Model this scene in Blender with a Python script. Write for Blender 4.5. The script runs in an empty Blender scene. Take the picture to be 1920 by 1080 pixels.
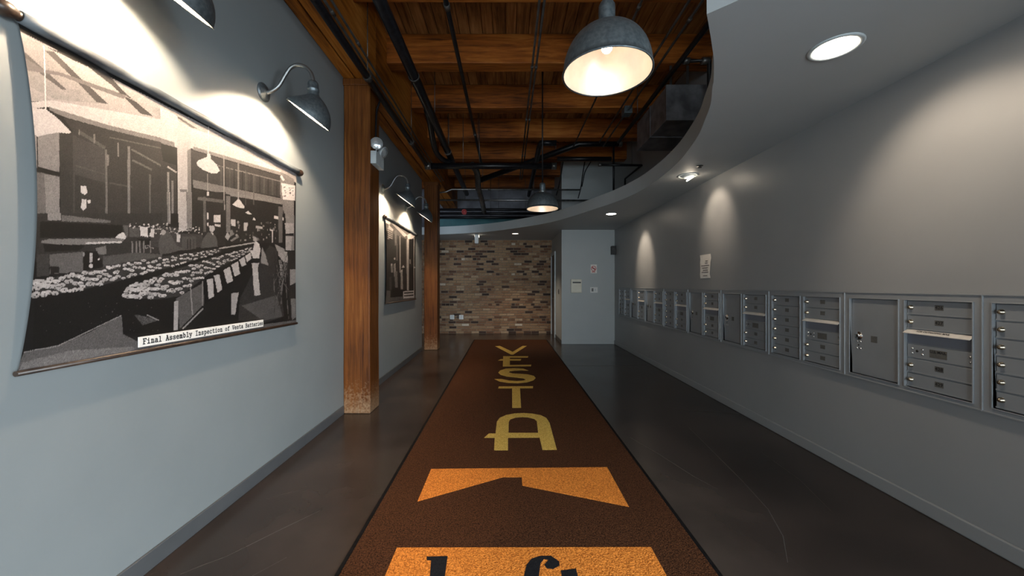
import bpy, bmesh, math, random
import numpy as np
from mathutils import Vector, Matrix
from mathutils.geometry import tessellate_polygon
random.seed(7)
S = bpy.context.scene
COL = S.collection
# ------------------------------------------------------------------ camera, world, lights, exposure
CX, CY, FP, EYE = 953.0, 536.0, 700.0, 1.33        # principal point, focal length in pixels, eye height
cd = bpy.data.cameras.new('camera'); cam = bpy.data.objects.new('camera', cd); COL.objects.link(cam)
cam.location = (0, 0, EYE); cam.rotation_euler = (math.pi/2, 0, 0)
cd.sensor_width = 36; cd.lens = 36*FP/1920; cd.shift_x = 7/1920; cd.shift_y = -4/1920; cd.clip_start = .05
S.camera = cam
S.view_settings.view_transform = 'Standard'; S.view_settings.look = 'None'
S.view_settings.gamma = 1; S.view_settings.use_curve_mapping = False
S.view_settings.exposure = 1.75
w = bpy.data.worlds.new('daylight'); S.world = w; w.use_nodes = True
w.node_tree.nodes['Background'].inputs[0].default_value = (.72, .86, 1, 1)
w.node_tree.nodes['Background'].inputs[1].default_value = 1.0
def area(name, loc, target, sx, sy, power, color):
    l = bpy.data.lights.new(name, 'AREA'); l.shape = 'RECTANGLE'; l.size = sx; l.size_y = sy; l.energy = power; l.color = color
    o = bpy.data.objects.new(name, l); COL.objects.link(o); o.location = loc
    o.rotation_euler = (Vector(target)-Vector(loc)).to_track_quat('-Z', 'Z').to_euler(); return o
area('daylight_entry', (3.85, -3.3, 2.45), (-1.2, 1.6, .7), 4.0, 1.6, 240, (.91, .97, 1))   # sky outside the entry storefront
area('storefront_fill', (1.78, -1.72, 1.12), (-.6, 1.3, 1.0), 2.7, 1.95, 18, (.84, .95, 1))  # added fill lamp at the storefront plane, for ceiling, soffit and far parts
area('rear_fill', (-.55, -4.93, 1.4), (-.4, 5, 1.5), 2.0, 2.3, 62, (.83, .95, 1))  # added fill lamp out of view, brightens surfaces that face the camera
LAMP_E, PEND_E = 1250, 14
LAMP_C = (1, .77, .55)
SPOTS = [(1.755, 2.004, 12, .85, 1.5), (2.084, 4.33, 8.5, .95, 1.35), (1.83, 6.637, 18, .85, 1.0), (.17, 9.14, 34, 0, 1.7)]   # x, y, watts, lean to the wall, cone
# ------------------------------------------------------------------ helpers
def wl(y): return -(1.66 + .0147*y)                # left wall plane (slightly splayed)
def pz(px, py, dz):                                # the point of a level plane dz above the eye seen at a pixel
    y = FP*dz/(CY-py); return Vector(((px-CX)*y/FP, y, EYE+dz))
def py_(px, py, y): return Vector(((px-CX)*y/FP, y, EYE+(CY-py)*y/FP))
def fl(px, py, z=0.0):
    y = FP*(EYE-z)/(py-CY); return ((px-CX)*y/FP, y)
class MB:
    def __init__(s): s.v = []; s.f = []; s.sm = []
    def add(s, vs, fs, smooth=False):
        n = len(s.v); s.v += [tuple(v) for v in vs]
        for f in fs: s.f.append([i+n for i in f]); s.sm.append(smooth)
        return s
    def box(s, a, b):
        (x0, y0, z0), (x1, y1, z1) = a, b
        x0, x1 = sorted((x0, x1)); y0, y1 = sorted((y0, y1)); z0, z1 = sorted((z0, z1))
        return s.add([(x0,y0,z0),(x1,y0,z0),(x1,y1,z0),(x0,y1,z0),(x0,y0,z1),(x1,y0,z1),(x1,y1,z1),(x0,y1,z1)],
              [(0,3,2,1),(4,5,6,7),(0,1,5,4),(1,2,6,5),(2,3,7,6),(3,0,4,7)])
    def hexa(s, q):                                 # eight corners, bottom four then top four
        return s.add(q, [(0,3,2,1),(4,5,6,7),(0,1,5,4),(1,2,6,5),(2,3,7,6),(3,0,4,7)])
    def tube(s, pts, r, n=10, cap=True):
        pts = [Vector(p) for p in pts]; m = len(pts)
        rs = r if isinstance(r, (list, tuple)) else [r]*m
        vs = []; t0 = (pts[1]-pts[0]).normalized()
        u = t0.orthogonal().normalized()
        for i, p in enumerate(pts):
            a = pts[max(i-1, 0)]; b = pts[min(i+1, m-1)]; t = (b-a).normalized()
            u = (u - t*u.dot(t)).normalized(); w_ = t.cross(u)
            for k in range(n):
                an = 2*math.pi*k/n; vs.append(p + (u*math.cos(an)+w_*math.sin(an))*rs[i])
        fs = [(i*n+k, i*n+(k+1)%n, (i+1)*n+(k+1)%n, (i+1)*n+k) for i in range(m-1) for k in range(n)]
        s.add(vs, fs, True)
        if cap:
            s.add(vs[:n], [tuple(range(n))[::-1]]); s.add(vs[-n:], [tuple(range(n))])
        return s
    def rings(s, rings, smooth=True, cap0=False, cap1=False):
        n = len(rings[0]); vs = [v for r in rings for v in r]
        s.add(vs, [(i*n+k, i*n+(k+1)%n, (i+1)*n+(k+1)%n, (i+1)*n+k) for i in range(len(rings)-1) for k in range(n)], smooth)
        if cap0: s.add(rings[0], [tuple(range(n))[::-1]])
        if cap1: s.add(rings[-1], [tuple(range(n))])
        return s
    def lathe(s, o, prof, axis='Z', n=24, **k):     # prof: (radius, distance along the axis)
        o = Vector(o); R = []
        for r, d in prof:
            ring = []
            for i in range(n):
                a = 2*math.pi*i/n; c, q = math.cos(a)*r, math.sin(a)*r
                ring.append(o + (Vector((c, q, d)) if axis == 'Z' else Vector((d, c, q)) if axis == 'X' else Vector((c, d, q))))
            R.append(ring)
        return s.rings(R, **k)
    def prism(s, loops, z0, z1):                    # flat outline(s) in XY, first outer, then holes
        L = [[Vector((x, y, 0)) for x, y in lp] for lp in loops]
        flat = [p for l in L for p in l]; tr = tessellate_polygon(L)
        s.add([(p.x, p.y, z1) for p in flat], [tuple(t) for t in tr])
        s.add([(p.x, p.y, z0) for p in flat], [tuple(t)[::-1] for t in tr])
        for l in L:
            n = len(l); vs = [(p.x, p.y, z0) for p in l]+[(p.x, p.y, z1) for p in l]
            s.add(vs, [(i, (i+1) % n, n+(i+1) % n, n+i) for i in range(n)])
        return s
    def mapped(s, fn): s.v = [tuple(fn(Vector(v))) for v in s.v]; return s
def origin(p):
    o = Vector((0, 0, 0))
    while p is not None: o += p.location; p = p.parent
    return o
def obj(name, mb, mat, parent=None, bevel=0, recalc=True):
    me = bpy.data.meshes.new(name); off = origin(parent)
    me.from_pydata([tuple(Vector(v)-off) for v in mb.v], [], mb.f)
    me.polygons.foreach_set('use_smooth', mb.sm)
    if recalc:
        bm = bmesh.new(); bm.from_mesh(me); bmesh.ops.remove_doubles(bm, verts=bm.verts, dist=1e-6)
        bmesh.ops.recalc_face_normals(bm, faces=bm.faces); bm.to_mesh(me); bm.free()
    me.materials.append(mat)
    o = bpy.data.objects.new(name, me); COL.objects.link(o); o.parent = parent
    if name in ('lettering', 'numerals', 'print_lines', 'rivets'): o['kind'] = 'stuff'   # print and pinheads too small to pick apart
    if bevel:
        b = o.modifiers.new('bevel', 'BEVEL'); b.width = bevel; b.segments = 2; b.limit_method = 'ANGLE'
    return o
def tag(o, label, cat, group=None):
    o['label'] = label; o['category'] = cat
    if group: o['group'] = group
    return o
def thing(name, label, cat, loc=(0, 0, 0), group=None):
    o = bpy.data.objects.new(name, None); COL.objects.link(o); o.location = loc; o.empty_display_size = .1
    return tag(o, label, cat, group)
def struct(name, mb, mat, parent=None, bevel=0):
    o = obj(name, mb, mat, parent, bevel)
    if parent is None: o['kind'] = 'structure'
    return o
def copy_tree(o, parent=None):
    c = o.copy(); COL.objects.link(c); c.parent = parent
    for ch in list(o.children): copy_tree(ch, c)
    return c
def text_mb(txt, size, fn, bold=0.0, spacing=1.0, align='CENTER', sx=1.0):
    cu = bpy.data.curves.new('lettering', 'FONT'); cu.body = txt; cu.size = size; cu.align_x = align; cu.align_y = 'CENTER'
    cu.offset = bold; cu.space_character = spacing; cu.resolution_u = 3
    o = bpy.data.objects.new('lettering', cu); COL.objects.link(o)
    dg = bpy.context.evaluated_depsgraph_get(); me = bpy.data.meshes.new_from_object(o.evaluated_get(dg))
    m = MB(); m.add([fn(v.co.x*sx, v.co.y) for v in me.vertices], [tuple(p.vertices) for p in me.polygons])
    bpy.data.objects.remove(o); bpy.data.curves.remove(cu); bpy.data.meshes.remove(me); return m
# ------------------------------------------------------------------ materials
def nt(name):
    m = bpy.data.materials.new(name); m.use_nodes = True; t = m.node_tree; return m, t, t.nodes['Principled BSDF']
def N(t, kind, **k):
    n = t.nodes.new(kind)
    for a, b in k.items():
        if a in n.inputs: n.inputs[a].default_value = b
        else: setattr(n, a, b)
    return n
def ramp(t, fac, stops):
    r = t.nodes.new('ShaderNodeValToRGB'); e = r.color_ramp.elements
    while len(e) < len(stops): e.new(.5)
    for q, (p, c) in zip(e, stops): q.position = p; q.color = (*c, 1)
    t.links.new(fac, r.inputs[0]); return r.outputs[0]
def noisy(name, c0, c1, scale=8, rough=.5, metal=0, stretch=(1, 1, 1), bump=0, detail=4, lo=.35, hi=.65, rough2=None, spec=None, coat=0):
    m, t, b = nt(name)
    tc = N(t, 'ShaderNodeTexCoord'); mp = N(t, 'ShaderNodeMapping'); mp.inputs['Scale'].default_value = stretch
    t.links.new(tc.outputs['Object'], mp.inputs[0])
    n = N(t, 'ShaderNodeTexNoise', Scale=scale, Detail=detail); t.links.new(mp.outputs[0], n.inputs['Vector'])
    t.links.new(ramp(t, n.outputs[0], [(lo, c0), (hi, c1)]), b.inputs['Base Color'])
    b.inputs['Roughness'].default_value = rough; b.inputs['Metallic'].default_value = metal
    if spec is not None: b.inputs['Specular IOR Level'].default_value = spec
    if rough2 is not None:
        mr = N(t, 'ShaderNodeMapRange'); mr.inputs['To Min'].default_value = rough; mr.inputs['To Max'].default_value = rough2
        t.links.new(n.outputs[0], mr.inputs[0]); t.links.new(mr.outputs[0], b.inputs['Roughness'])
    if bump:
        bp = N(t, 'ShaderNodeBump', Strength=bump, Distance=.01); t.links.new(n.outputs[0], bp.inputs['Height'])
        t.links.new(bp.outputs[0], b.inputs['Normal'])
    return m
def emit(name, c, s):
    m, t, b = nt(name); b.inputs['Base Color'].default_value = (*c, 1); b.inputs['Emission Color'].default_value = (*c, 1)
    b.inputs['Emission Strength'].default_value = s; return m
def wood(name, dark, mid, light, along, rough=.55, worn=None):
    m, t, b = nt(name)
    tc = N(t, 'ShaderNodeTexCoord'); oi = N(t, 'ShaderNodeObjectInfo')
    ad = N(t, 'ShaderNodeVectorMath', operation='ADD')
    cmb = N(t, 'ShaderNodeMath', operation='MULTIPLY'); cmb.inputs[1].default_value = 37.0
    t.links.new(oi.outputs['Random'], cmb.inputs[0]); t.links.new(tc.outputs['Object'], ad.inputs[0]); t.links.new(cmb.outputs[0], ad.inputs[1])
    mp = N(t, 'ShaderNodeMapping'); q_ = 26 if along == 'Z' else 13; sc = [q_]*3; sc['XYZ'.index(along)] = 1.0; mp.inputs['Scale'].default_value = sc
    t.links.new(ad.outputs[0], mp.inputs[0])
    n1 = N(t, 'ShaderNodeTexNoise', Scale=1.6, Detail=8, Roughness=.65, Distortion=.6); t.links.new(mp.outputs[0], n1.inputs['Vector'])
    n2 = N(t, 'ShaderNodeTexNoise', Scale=1.1, Detail=3); t.links.new(ad.outputs[0], n2.inputs['Vector'])
    mx = N(t, 'ShaderNodeMath', operation='MULTIPLY_ADD'); mx.inputs[1].default_value = .45; t.links.new(n2.outputs[0], mx.inputs[0])
    ml = N(t, 'ShaderNodeMath', operation='MULTIPLY'); ml.inputs[1].default_value = .55; t.links.new(n1.outputs[0], ml.inputs[0])
    t.links.new(ml.outputs[0], mx.inputs[2])
    c = ramp(t, mx.outputs[0], [(.36, dark), (.5, mid), (.66, light)])
    if worn:                                        # rubbed, dusty foot of a post
        sp = N(t, 'ShaderNodeSeparateXYZ'); t.links.new(tc.outputs['Object'], sp.inputs[0])
        n3 = N(t, 'ShaderNodeTexNoise', Scale=55, Detail=6); t.links.new(tc.outputs['Object'], n3.inputs['Vector'])
        a = N(t, 'ShaderNodeMath', operation='MULTIPLY_ADD'); a.inputs[1].default_value = -1.3; a.inputs[2].default_value = 0.26; t.links.new(sp.outputs[2], a.inputs[0])
        a2 = N(t, 'ShaderNodeMath', operation='ADD'); t.links.new(a.outputs[0], a2.inputs[0]); t.links.new(n3.outputs[0], a2.inputs[1])
        f = ramp(t, a2.outputs[0], [(.42, (0, 0, 0)), (1, (.85, .85, .85))])
        mc = N(t, 'ShaderNodeMix', data_type='RGBA'); t.links.new(f, mc.inputs['Factor']); t.links.new(c, mc.inputs[6]); mc.inputs[7].default_value = (*worn, 1)
        c = mc.outputs[2]
    t.links.new(c, b.inputs['Base Color']); b.inputs['Roughness'].default_value = rough; b.inputs['Specular IOR Level'].default_value = .2
    bp = N(t, 'ShaderNodeBump', Strength=.5, Distance=.006); t.links.new(n1.outputs[0], bp.inputs['Height']); t.links.new(bp.outputs[0], b.inputs['Normal'])
    return m
M = {}
M['wall'] = noisy('grey_blue_paint', (.205, .23, .238), (.218, .243, .251), 2.5, .5)
M['wallr'] = noisy('slate_grey_paint', (.245, .253, .26), (.258, .266, .273), 2.5, .42)
M['alcove'] = noisy('mid_grey_paint', (.36, .385, .39), (.375, .40, .405), 2.5, .5)
M['soffit'] = noisy('soffit_paint', (.38, .405, .415), (.395, .42, .43), 2, .6)
M['base'] = noisy('dark_baseboard_paint', (.07, .075, .08), (.08, .085, .09), 6, .45)
M['concrete'] = noisy('polished_dark_concrete', (.017, .0125, .0105), (.055, .041, .034), 1.3, .14, detail=7, rough2=.32, lo=.3, hi=.72, spec=.35)
M['crack'] = noisy('pale_crack', (.05, .044, .04), (.075, .067, .06), 20, .5)
M['joist'] = wood('joist_timber', (.05, .013, .002), (.24, .066, .008), (.46, .17, .03), 'X')
M['plank'] = wood('plank_timber', (.07, .026, .008), (.30, .13, .04), (.52, .26, .09), 'Y', .65)
M['girder'] = wood('girder_timber', (.09, .024, .003), (.36, .12, .014), (.6, .25, .05), 'Y')
M['post'] = wood('post_timber', (.04, .011, .002), (.12, .038, .006), (.21, .08, .017), 'Z', .5, worn=(.34, .24, .15))
M['galv'] = noisy('galvanised_steel', (.10, .125, .14), (.165, .195, .21), 60, .42, .7, detail=6)
M['arm'] = noisy('dull_steel_tube', (.20, .21, .21), (.32, .33, .33), 10, .35, .9)
M['enamel'] = noisy('white_enamel', (.80, .78, .74), (.86, .84, .80), 4, .35)
M['liner'] = noisy('aged_reflector', (.26, .245, .22), (.30, .285, .26), 4, .4)
M['bulb'] = emit('lit_bulb', LAMP_C, LAMP_E)
M['pliner'] = noisy('pendant_reflector', (.66, .62, .57), (.80, .76, .70), 9, .40, .65)
M['pbulb'] = emit('lit_pendant_bulb', LAMP_C, PEND_E)
M['lens'] = emit('lit_lens', (1, .86, .68), 14)
M['lens2'] = emit('dim_lens', (1, .86, .68), 1.2)
M['black'] = noisy('black_pipe_paint', (.003, .003, .004), (.009, .009, .011), 30, .35, .0, detail=5, spec=.25)
M['cond'] = noisy('grey_conduit', (.07, .068, .065), (.13, .125, .12), 8, .35, .7)
M['dark'] = noisy('black_plastic', (.008, .008, .008), (.014, .014, .014), 10, .45)
M['duct'] = noisy('duct_sheet_metal', (.12, .12, .13), (.26, .26, .275), 7, .4, .6, detail=6)
M['teal'] = noisy('teal_paint', (.012, .10, .12), (.02, .14, .16), 5, .5)
M['upper'] = noisy('dark_upper_wall', (.10, .10, .115), (.22, .22, .25), 2.2, .7)
M['mail'] = noisy('mailbox_grey', (.255, .275, .295), (.275, .295, .315), 6, .38, .25)
M['maildoor'] = noisy('mailbox_door_grey', (.235, .255, .275), (.255, .275, .295), 6, .35, .25)
M['slot'] = noisy('mail_slot_shade', (.17, .185, .225), (.18, .195, .235), 6, .4, .2)
M['plate'] = noisy('dark_number_label', (.075, .075, .072), (.10, .097, .09), 60, .5)
M['brass'] = noisy('brass_lock', (.42, .36, .27), (.56, .49, .39), 30, .22, 1)
M['chrome'] = noisy('bright_lock', (.70, .69, .66), (.82, .80, .77), 30, .2, 1)
M['flap'] = noisy('satin_steel_flap', (.72, .68, .63), (.82, .78, .72), 25, .35, .25)
M['ink'] = noisy('black_ink', (.006, .006, .007), (.012, .012, .013), 30, .7)
M['white'] = noisy('white_plastic', (.62, .62, .60), (.68, .68, .66), 10, .4)
M['ivory'] = noisy('ivory_plastic', (.60, .57, .47), (.66, .63, .53), 10, .4)
M['paper'] = noisy('white_paper', (.74, .71, .66), (.80, .77, .72), 30, .8)
M['red'] = noisy('red_print', (.40, .05, .05), (.46, .07, .07), 30, .6)
M['rug'] = noisy('brown_mat_pile', (.010, .004, .002), (.105, .040, .016), 150, .95, detail=2, lo=.3, hi=.7, bump=.6, spec=.1)
M['rugedge'] = noisy('black_mat_edge', (.004, .004, .004), (.008, .007, .007), 40, .8, spec=.08)
M['orange'] = noisy('orange_mat_pile', (.36, .10, .014), (.84, .29, .05), 150, .95, detail=2, bump=.6, spec=.1)
M['gold'] = noisy('gold_mat_pile', (.40, .25, .045), (.74, .50, .13), 150, .95, detail=2, bump=.6, spec=.1)
M['blackpile'] = noisy('black_mat_pile', (.006, .006, .008), (.016, .016, .018), 240, .95, detail=2, spec=.1)
M['mortar'] = noisy('mortar', (.19, .14, .095), (.27, .21, .15), 12, .9, bump=.4)
M['door'] = noisy('brown_door_paint', (.05, .034, .028), (.065, .045, .038), 5, .45)
M['rod'] = noisy('dark_banner_sleeve', (.035, .042, .05), (.13, .15, .165), 9, .6, detail=2, stretch=(1, .6, 1))
M['capwood'] = noisy('dark_wood_cap', (.018, .011, .008), (.05, .03, .02), 20, .4)
M['clear'] = noisy('headlamp_glass', (.55, .6, .63), (.75, .8, .83), 20, .15, .7)
M['pale'] = noisy('pale_grey_case', (.42, .47, .49), (.48, .53, .55), 8, .4)
def brick_mat():
    m, t, b = nt('chicago_brick')
    oi = N(t, 'ShaderNodeObjectInfo'); gi = N(t, 'ShaderNodeNewGeometry')
    a = N(t, 'ShaderNodeMath', operation='ADD'); t.links.new(oi.outputs['Random'], a.inputs[0]); t.links.new(gi.outputs['Random Per Island'], a.inputs[1])
    f = N(t, 'ShaderNodeMath', operation='FRACT'); t.links.new(a.outputs[0], f.inputs[0])
    c = ramp(t, f.outputs[0], [(0, (.03, .017, .013)), (.10, (.06, .03, .02)), (.14, (.13, .06, .032)), (.3, (.22, .115, .06)), (.45, (.28, .165, .088)),
                               (.62, (.32, .20, .11)), (.78, (.24, .125, .07)), (.9, (.36, .235, .135)), (.985, (.40, .28, .18)), (1, (.62, .54, .44))])
    tc = N(t, 'ShaderNodeTexCoord'); n = N(t, 'ShaderNodeTexNoise', Scale=40, Detail=4); t.links.new(tc.outputs['Object'], n.inputs['Vector'])
    mx = N(t, 'ShaderNodeMix', data_type='RGBA', blend_type='MULTIPLY'); mx.inputs['Factor'].default_value = .6
    t.links.new(c, mx.inputs[6]); t.links.new(ramp(t, n.outputs[0], [(.3, (.55, .55, .55)), (.7, (1.25, 1.2, 1.15))]), mx.inputs[7])
    t.links.new(mx.outputs[2], b.inputs['Base Color']); b.inputs['Roughness'].default_value = .85
    return m
M['brick'] = brick_mat()
# ------------------------------------------------------------------ the room shell
YB = 10.42; XR = 2.43; HT = 4.27; SOF = EYE+1.28
floor = struct('floor', MB().box((-3.4, -5.1, -.1), (2.6, YB+.2, 0)), M['concrete'])
def quadwall(x0off, x1off, y0, y1, z0, z1):        # a slab along the splayed left wall
    return MB().hexa([(wl(y0)+x0off, y0, z0), (wl(y0)+x1off, y0, z0), (wl(y1)+x1off, y1, z0), (wl(y1)+x0off, y1, z0),
                      (wl(y0)+x0off, y0, z1), (wl(y0)+x1off, y0, z1), (wl(y1)+x1off, y1, z1), (wl(y1)+x0off, y1, z1)])
YE = 7.66
struct('wall_left', quadwall(-.16, 0, -5.0, YE, 0, HT), M['wall'])
bl = bpy.data.objects.new('baseboard_left', None); COL.objects.link(bl); bl['kind'] = 'structure'
obj('board', quadwall(0, .013, -5.0, 3.875, 0, .087), M['base'], bl, .003)
obj('board', quadwall(0, .013, 4.16, YE, 0, .087), M['base'], bl, .003)
struct('wall_right', MB().box((XR, -.3, 0), (XR+.15, YB+.1, HT)), M['wallr'])
struct('baseboard_right', MB().box((XR-.016, -.3, 0), (XR, 8.53, .088)), M['wallr'], bevel=.008)
struct('wall_passage', MB().box((-3.5, 7.0, 0), (-3.3, YB, HT)), M['wallr'])
struct('wall_added_vestibule', MB().box((.6, -5.0, 0), (.75, -2.6, HT)), M['wall'])  # unseen vestibule side, invented so the rear fill sits farther back
struct('wall_rear', MB().box((-1.8, -5.15, 0), (-1.6, -5.0, HT)).box((.5, -5.15, 0), (.75, -5.0, HT)).box((-1.6, -5.15, 2.6), (.5, -5.0, HT)), M['wall'])
w2 = bpy.data.objects.new('added_rear_window', None); COL.objects.link(w2); w2.location = (-.55, -5.05, 0); w2['kind'] = 'structure'  # unseen opening, invented to frame the rear fill lamp
for x in (-1.6, -.9, -.2, .46): obj('mullion', MB().box((x, -5.08, .1), (x+.04, -5.02, 2.6)), M['dark'], w2)
obj('sill_bar', MB().box((-1.6, -5.1, 0), (.5, -5.0, .1)), M['dark'], w2)
# alcove block with the door in its side
XA, YA = 1.2186, 8.53
struct('wall_alcove', MB().box((XA, YA, 0), (XR, YB, HT)), M['alcove'])
struct('baseboard_alcove', MB().box((XA-.0, YA-.013, 0), (XR-.013, YA, .088)), M['alcove'], bevel=.004)
d1 = bpy.data.objects.new('door_1', None); COL.objects.link(d1); d1.location = (XA, 9.95, 0); d1['kind'] = 'structure'
obj('slab', MB().box((XA-.012, 9.66, .01), (XA-.001, 10.34, 2.14)), M['door'], d1)
fr = MB().box((XA-.035, 9.58, 0), (XA, 9.66, 2.22)).box((XA-.035, 10.34, 0), (XA, 10.41, 2.22)).box((XA-.035, 9.66, 2.14), (XA, 10.34, 2.22))
obj('door_frame', fr, M['pale'], d1, .003)
obj('lever_handle', MB().tube([(XA-.012, 9.74, 1.0), (XA-.06, 9.74, 1.0), (XA-.06, 9.86, 1.0)], .011, 8), M['arm'], d1)
struct('baseboard_passage', MB().box((XA-.013, YA, 0), (XA, 9.58, .088)), M['base'], bevel=.003)
# storefront behind the camera, the daylight source
w1 = bpy.data.objects.new('window_1', None); COL.objects.link(w1); w1.location = (1.5, -1.45, 0); w1['kind'] = 'structure'
P0, P1 = Vector((XR, -.3, 0)), Vector((.6, -2.6, 0)); dd = (P1-P0); nn = Vector((dd.y, -dd.x, 0)).normalized()
def fbar(a, b, z0, z1, th=.05):
    p, q = P0+dd*a, P0+dd*b
    return [p-nn*th+Vector((0, 0, z0)), q-nn*th+Vector((0, 0, z0)), q+nn*th+Vector((0, 0, z0)), p+nn*th+Vector((0, 0, z0)),
            p-nn*th+Vector((0, 0, z1)), q-nn*th+Vector((0, 0, z1)), q+nn*th+Vector((0, 0, z1)), p+nn*th+Vector((0, 0, z1))]
for i in range(4):
    obj('mullion', MB().hexa(fbar(i/3-.008 if i else 0, i/3+.008 if i < 3 else 1, 0, 2.1)), M['dark'], w1)
obj('sill_bar', MB().hexa(fbar(0, 1, 0, .12)), M['dark'], w1); obj('head_bar', MB().hexa(fbar(0, 1, 2.1, 2.2)), M['dark'], w1)
struct('wall_daylight_cutoff', MB().hexa(fbar(0, 1, 2.2, HT, .07)), M['wall'])  # unseen wall, added to block daylight from the upper left wall
# brick back wall: mortar bed, the 300 bricks nearest eye level and the middle, the rest joined
bw = struct('wall_back', MB().box((-3.4, YB, 0), (XA, YB+.2, SOF+.1)), M['mortar'])
bp = bpy.data.meshes.new('brick')
def brick_mb(a, b, mb=None):
    mb = mb or MB(); (x0, y0, z0), (x1, y1, z1) = a, b; e = .004
    return mb.add([(x0, y1, z0), (x1, y1, z0), (x1, y1, z1), (x0, y1, z1), (x0+e, y0, z0+e), (x1-e, y0, z0+e), (x1-e, y0, z1-e), (x0+e, y0, z1-e)],
                  [(4, 5, 6, 7), (0, 1, 5, 4), (1, 2, 6, 5), (2, 3, 7, 6), (3, 0, 4, 7)])
brs = []
for r in range(37):
    z = .004+.0705*r; head = (r % 6 == 5)
    L = .098 if head else .203; x = -2.60 + (0 if r % 2 else -.106) + random.uniform(-.015, .015)
    while x < XA:
        l = L*random.uniform(.94, 1.03)
        if x+l > XA-.006: l = XA-.006-x
        if l > .03 and z+.057 < SOF: brs.append((x, z+random.uniform(-.002, .002), l, random.uniform(.004, .012)))
        x += l+.0115
me_b = {}
brs.sort(key=lambda b: abs(b[1]-1.2)*1.6+abs(b[0]+b[2]/2+.4)+(.5 if b[2] < .15 else 0)+(2 if b[0] < -1.95 else 0))
rest = MB()
for i, (x, z, l, pr) in enumerate(brs):
    if i < 300:
        key = round(l, 2)
        if key not in me_b:
            q = brick_mb((-key/2, -.012, -.0287), (key/2, 0, .0287)); me = bpy.data.meshes.new('brick'); me.from_pydata(q.v, [], q.f); me.materials.append(M['brick']); me_b[key] = me
        o = bpy.data.objects.new('brick', me_b[key]); COL.objects.link(o); o.parent = bw; o.location = (x+l/2, YB+.012-pr-.004, z+.0287); o.rotation_euler.y = random.uniform(-.008, .008)
    else: brick_mb((x, YB-pr, z), (x+l, YB, z+.0574), rest)
ro = obj('brick_field', rest, M['brick'], bw, recalc=False); ro['kind'] = 'stuff'
struct('wall_upper', MB().box((-3.4, YB, SOF+.1), (XA, YB+.2, HT)), M['upper'])
# soffit with the curved edge around the open timber bay
edge = [(.935,1.759),(1.019,1.886),(1.098,2.009),(1.169,2.123),(1.277,2.321),(1.317,2.409),(1.43,2.64),(1.517,2.881),(1.61,3.15),(1.685,3.46),(1.75,3.80),(1.79,4.187),
        (1.80,4.65),(1.765,5.12),(1.64,5.68),(1.422,6.25),(1.16,6.90),(.835,7.53),(.35,8.10),(-.25,8.65),(-.95,9.05),(-1.75,9.30),(-2.4,9.38),(-3.3,9.38)]
def smooth_curve(p, k=4):
    out = []
    for i in range(len(p)-1):
        a, b, c, d = (Vector(p[max(i-1, 0)]), Vector(p[i]), Vector(p[i+1]), Vector(p[min(i+2, len(p)-1)]))
        for j in range(k):
            t = j/k; out.append(tuple(.5*((2*b)+(c-a)*t+(2*a-5*b+4*c-d)*t*t+(3*b-a-3*c+d)*t**3)))
    return out+[tuple(p[-1])]
e2 = smooth_curve(edge)
struct('ceiling_soffit', MB().prism([[(XR, .42)]+[(XR, YA), (XA, YA), (XA, YB), (-3.3, YB)]+e2[::-1]], SOF, SOF+.19), M['soffit'])
# timber ceiling: planks, joists, double girder
ceil = bpy.data.objects.new('ceiling', None); COL.objects.link(ceil); ceil['kind'] = 'structure'
obj('deck', MB().box((-3.4, -5.1, HT+.03), (2.6, YB+.2, HT+.1)), M['plank'], ceil)
x = -3.3
while x < XR:
    wd = random.uniform(.115, .15); obj('plank', MB().box((x, -5.0, HT+random.uniform(0, .012)), (x+wd-.008, YB, HT+.03)), M['plank'], ceil); x += wd
k = 0; y = 3.433-1.1*7
while y < YB+.1:
    obj('joist', MB().box((-1.42 if y > -9 else 0, y-.183, EYE+2.6+random.uniform(-.006, .006)), (XR, min(y, YB), HT)), M['joist'], ceil, .008); y += 1.1
y = 8.93
while y < YB+.1:
    obj('joist', MB().box((-3.3, y-.183, EYE+2.6), (-1.8, min(y, YB), HT)), M['joist'], ceil, .008); y += 1.1
GZ = EYE+2.16
def girder(xa, xb, y0, y1, z1):
    return MB().hexa([(xa(y0), y0, GZ), (xb(y0), y0, GZ), (xb(y1), y1, GZ), (xa(y1), y1, GZ), (xa(y0), y0, z1), (xb(y0), y0, z1), (xb(y1), y1, z1), (xa(y1), y1, z1)])
for y0, y1 in ((-5.0, 4.0), (4.006, 7.85), (7.856, YB)):
    obj('girder', girder(lambda y: wl(y)+.002, lambda y: -1.603, y0, y1, HT), M['girder'], ceil, .006)
    obj('girder', girder(lambda y: -1.588, lambda y: -1.42, y0, y1, HT), M['girder'], ceil, .006)
# floor joints and cracks
def ribbon(pts, wd, z=.0006):
    P = [Vector((*fl(*p), 0)) for p in pts]; v = []; 
    for i, p in enumerate(P):
        t = (P[min(i+1, len(P)-1)]-P[max(i-1, 0)]).normalized(); n_ = Vector((-t.y, t.x, 0)); ww = wd*(1 if 0 < i < len(P)-1 else .4)
        v += [p+n_*ww+Vector((0, 0, z)), p-n_*ww+Vector((0, 0, z))]
    return MB().add(v, [(2*i, 2*i+1, 2*i+3, 2*i+2) for i in range(len(P)-1)])
for pts, wd in (([(1056, 686), (1130, 686), (1215, 684.5)], .010), ([(338, 1077), (380, 1060), (424, 1044), (520, 996), (601, 957)], .0025),
                ([(473, 1080), (538, 1045)], .002), ([(1181, 820), (1236, 852), (1300, 893), (1345, 917)], .003), ([(1290, 800), (1340, 850), (1392, 902), (1440, 955), (1468, 1005), (1477, 1055)], .0022),
                ([(1268, 768), (1330, 772), (1395, 776)], .004), ([(712, 757), (750, 754)], .004), ([(500, 935), (540, 925), (575, 912)], .002), ([(1430, 850), (1500, 900), (1560, 960)], .0015)):
    obj('crack', ribbon(pts, wd), M['crack'], floor)
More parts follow.
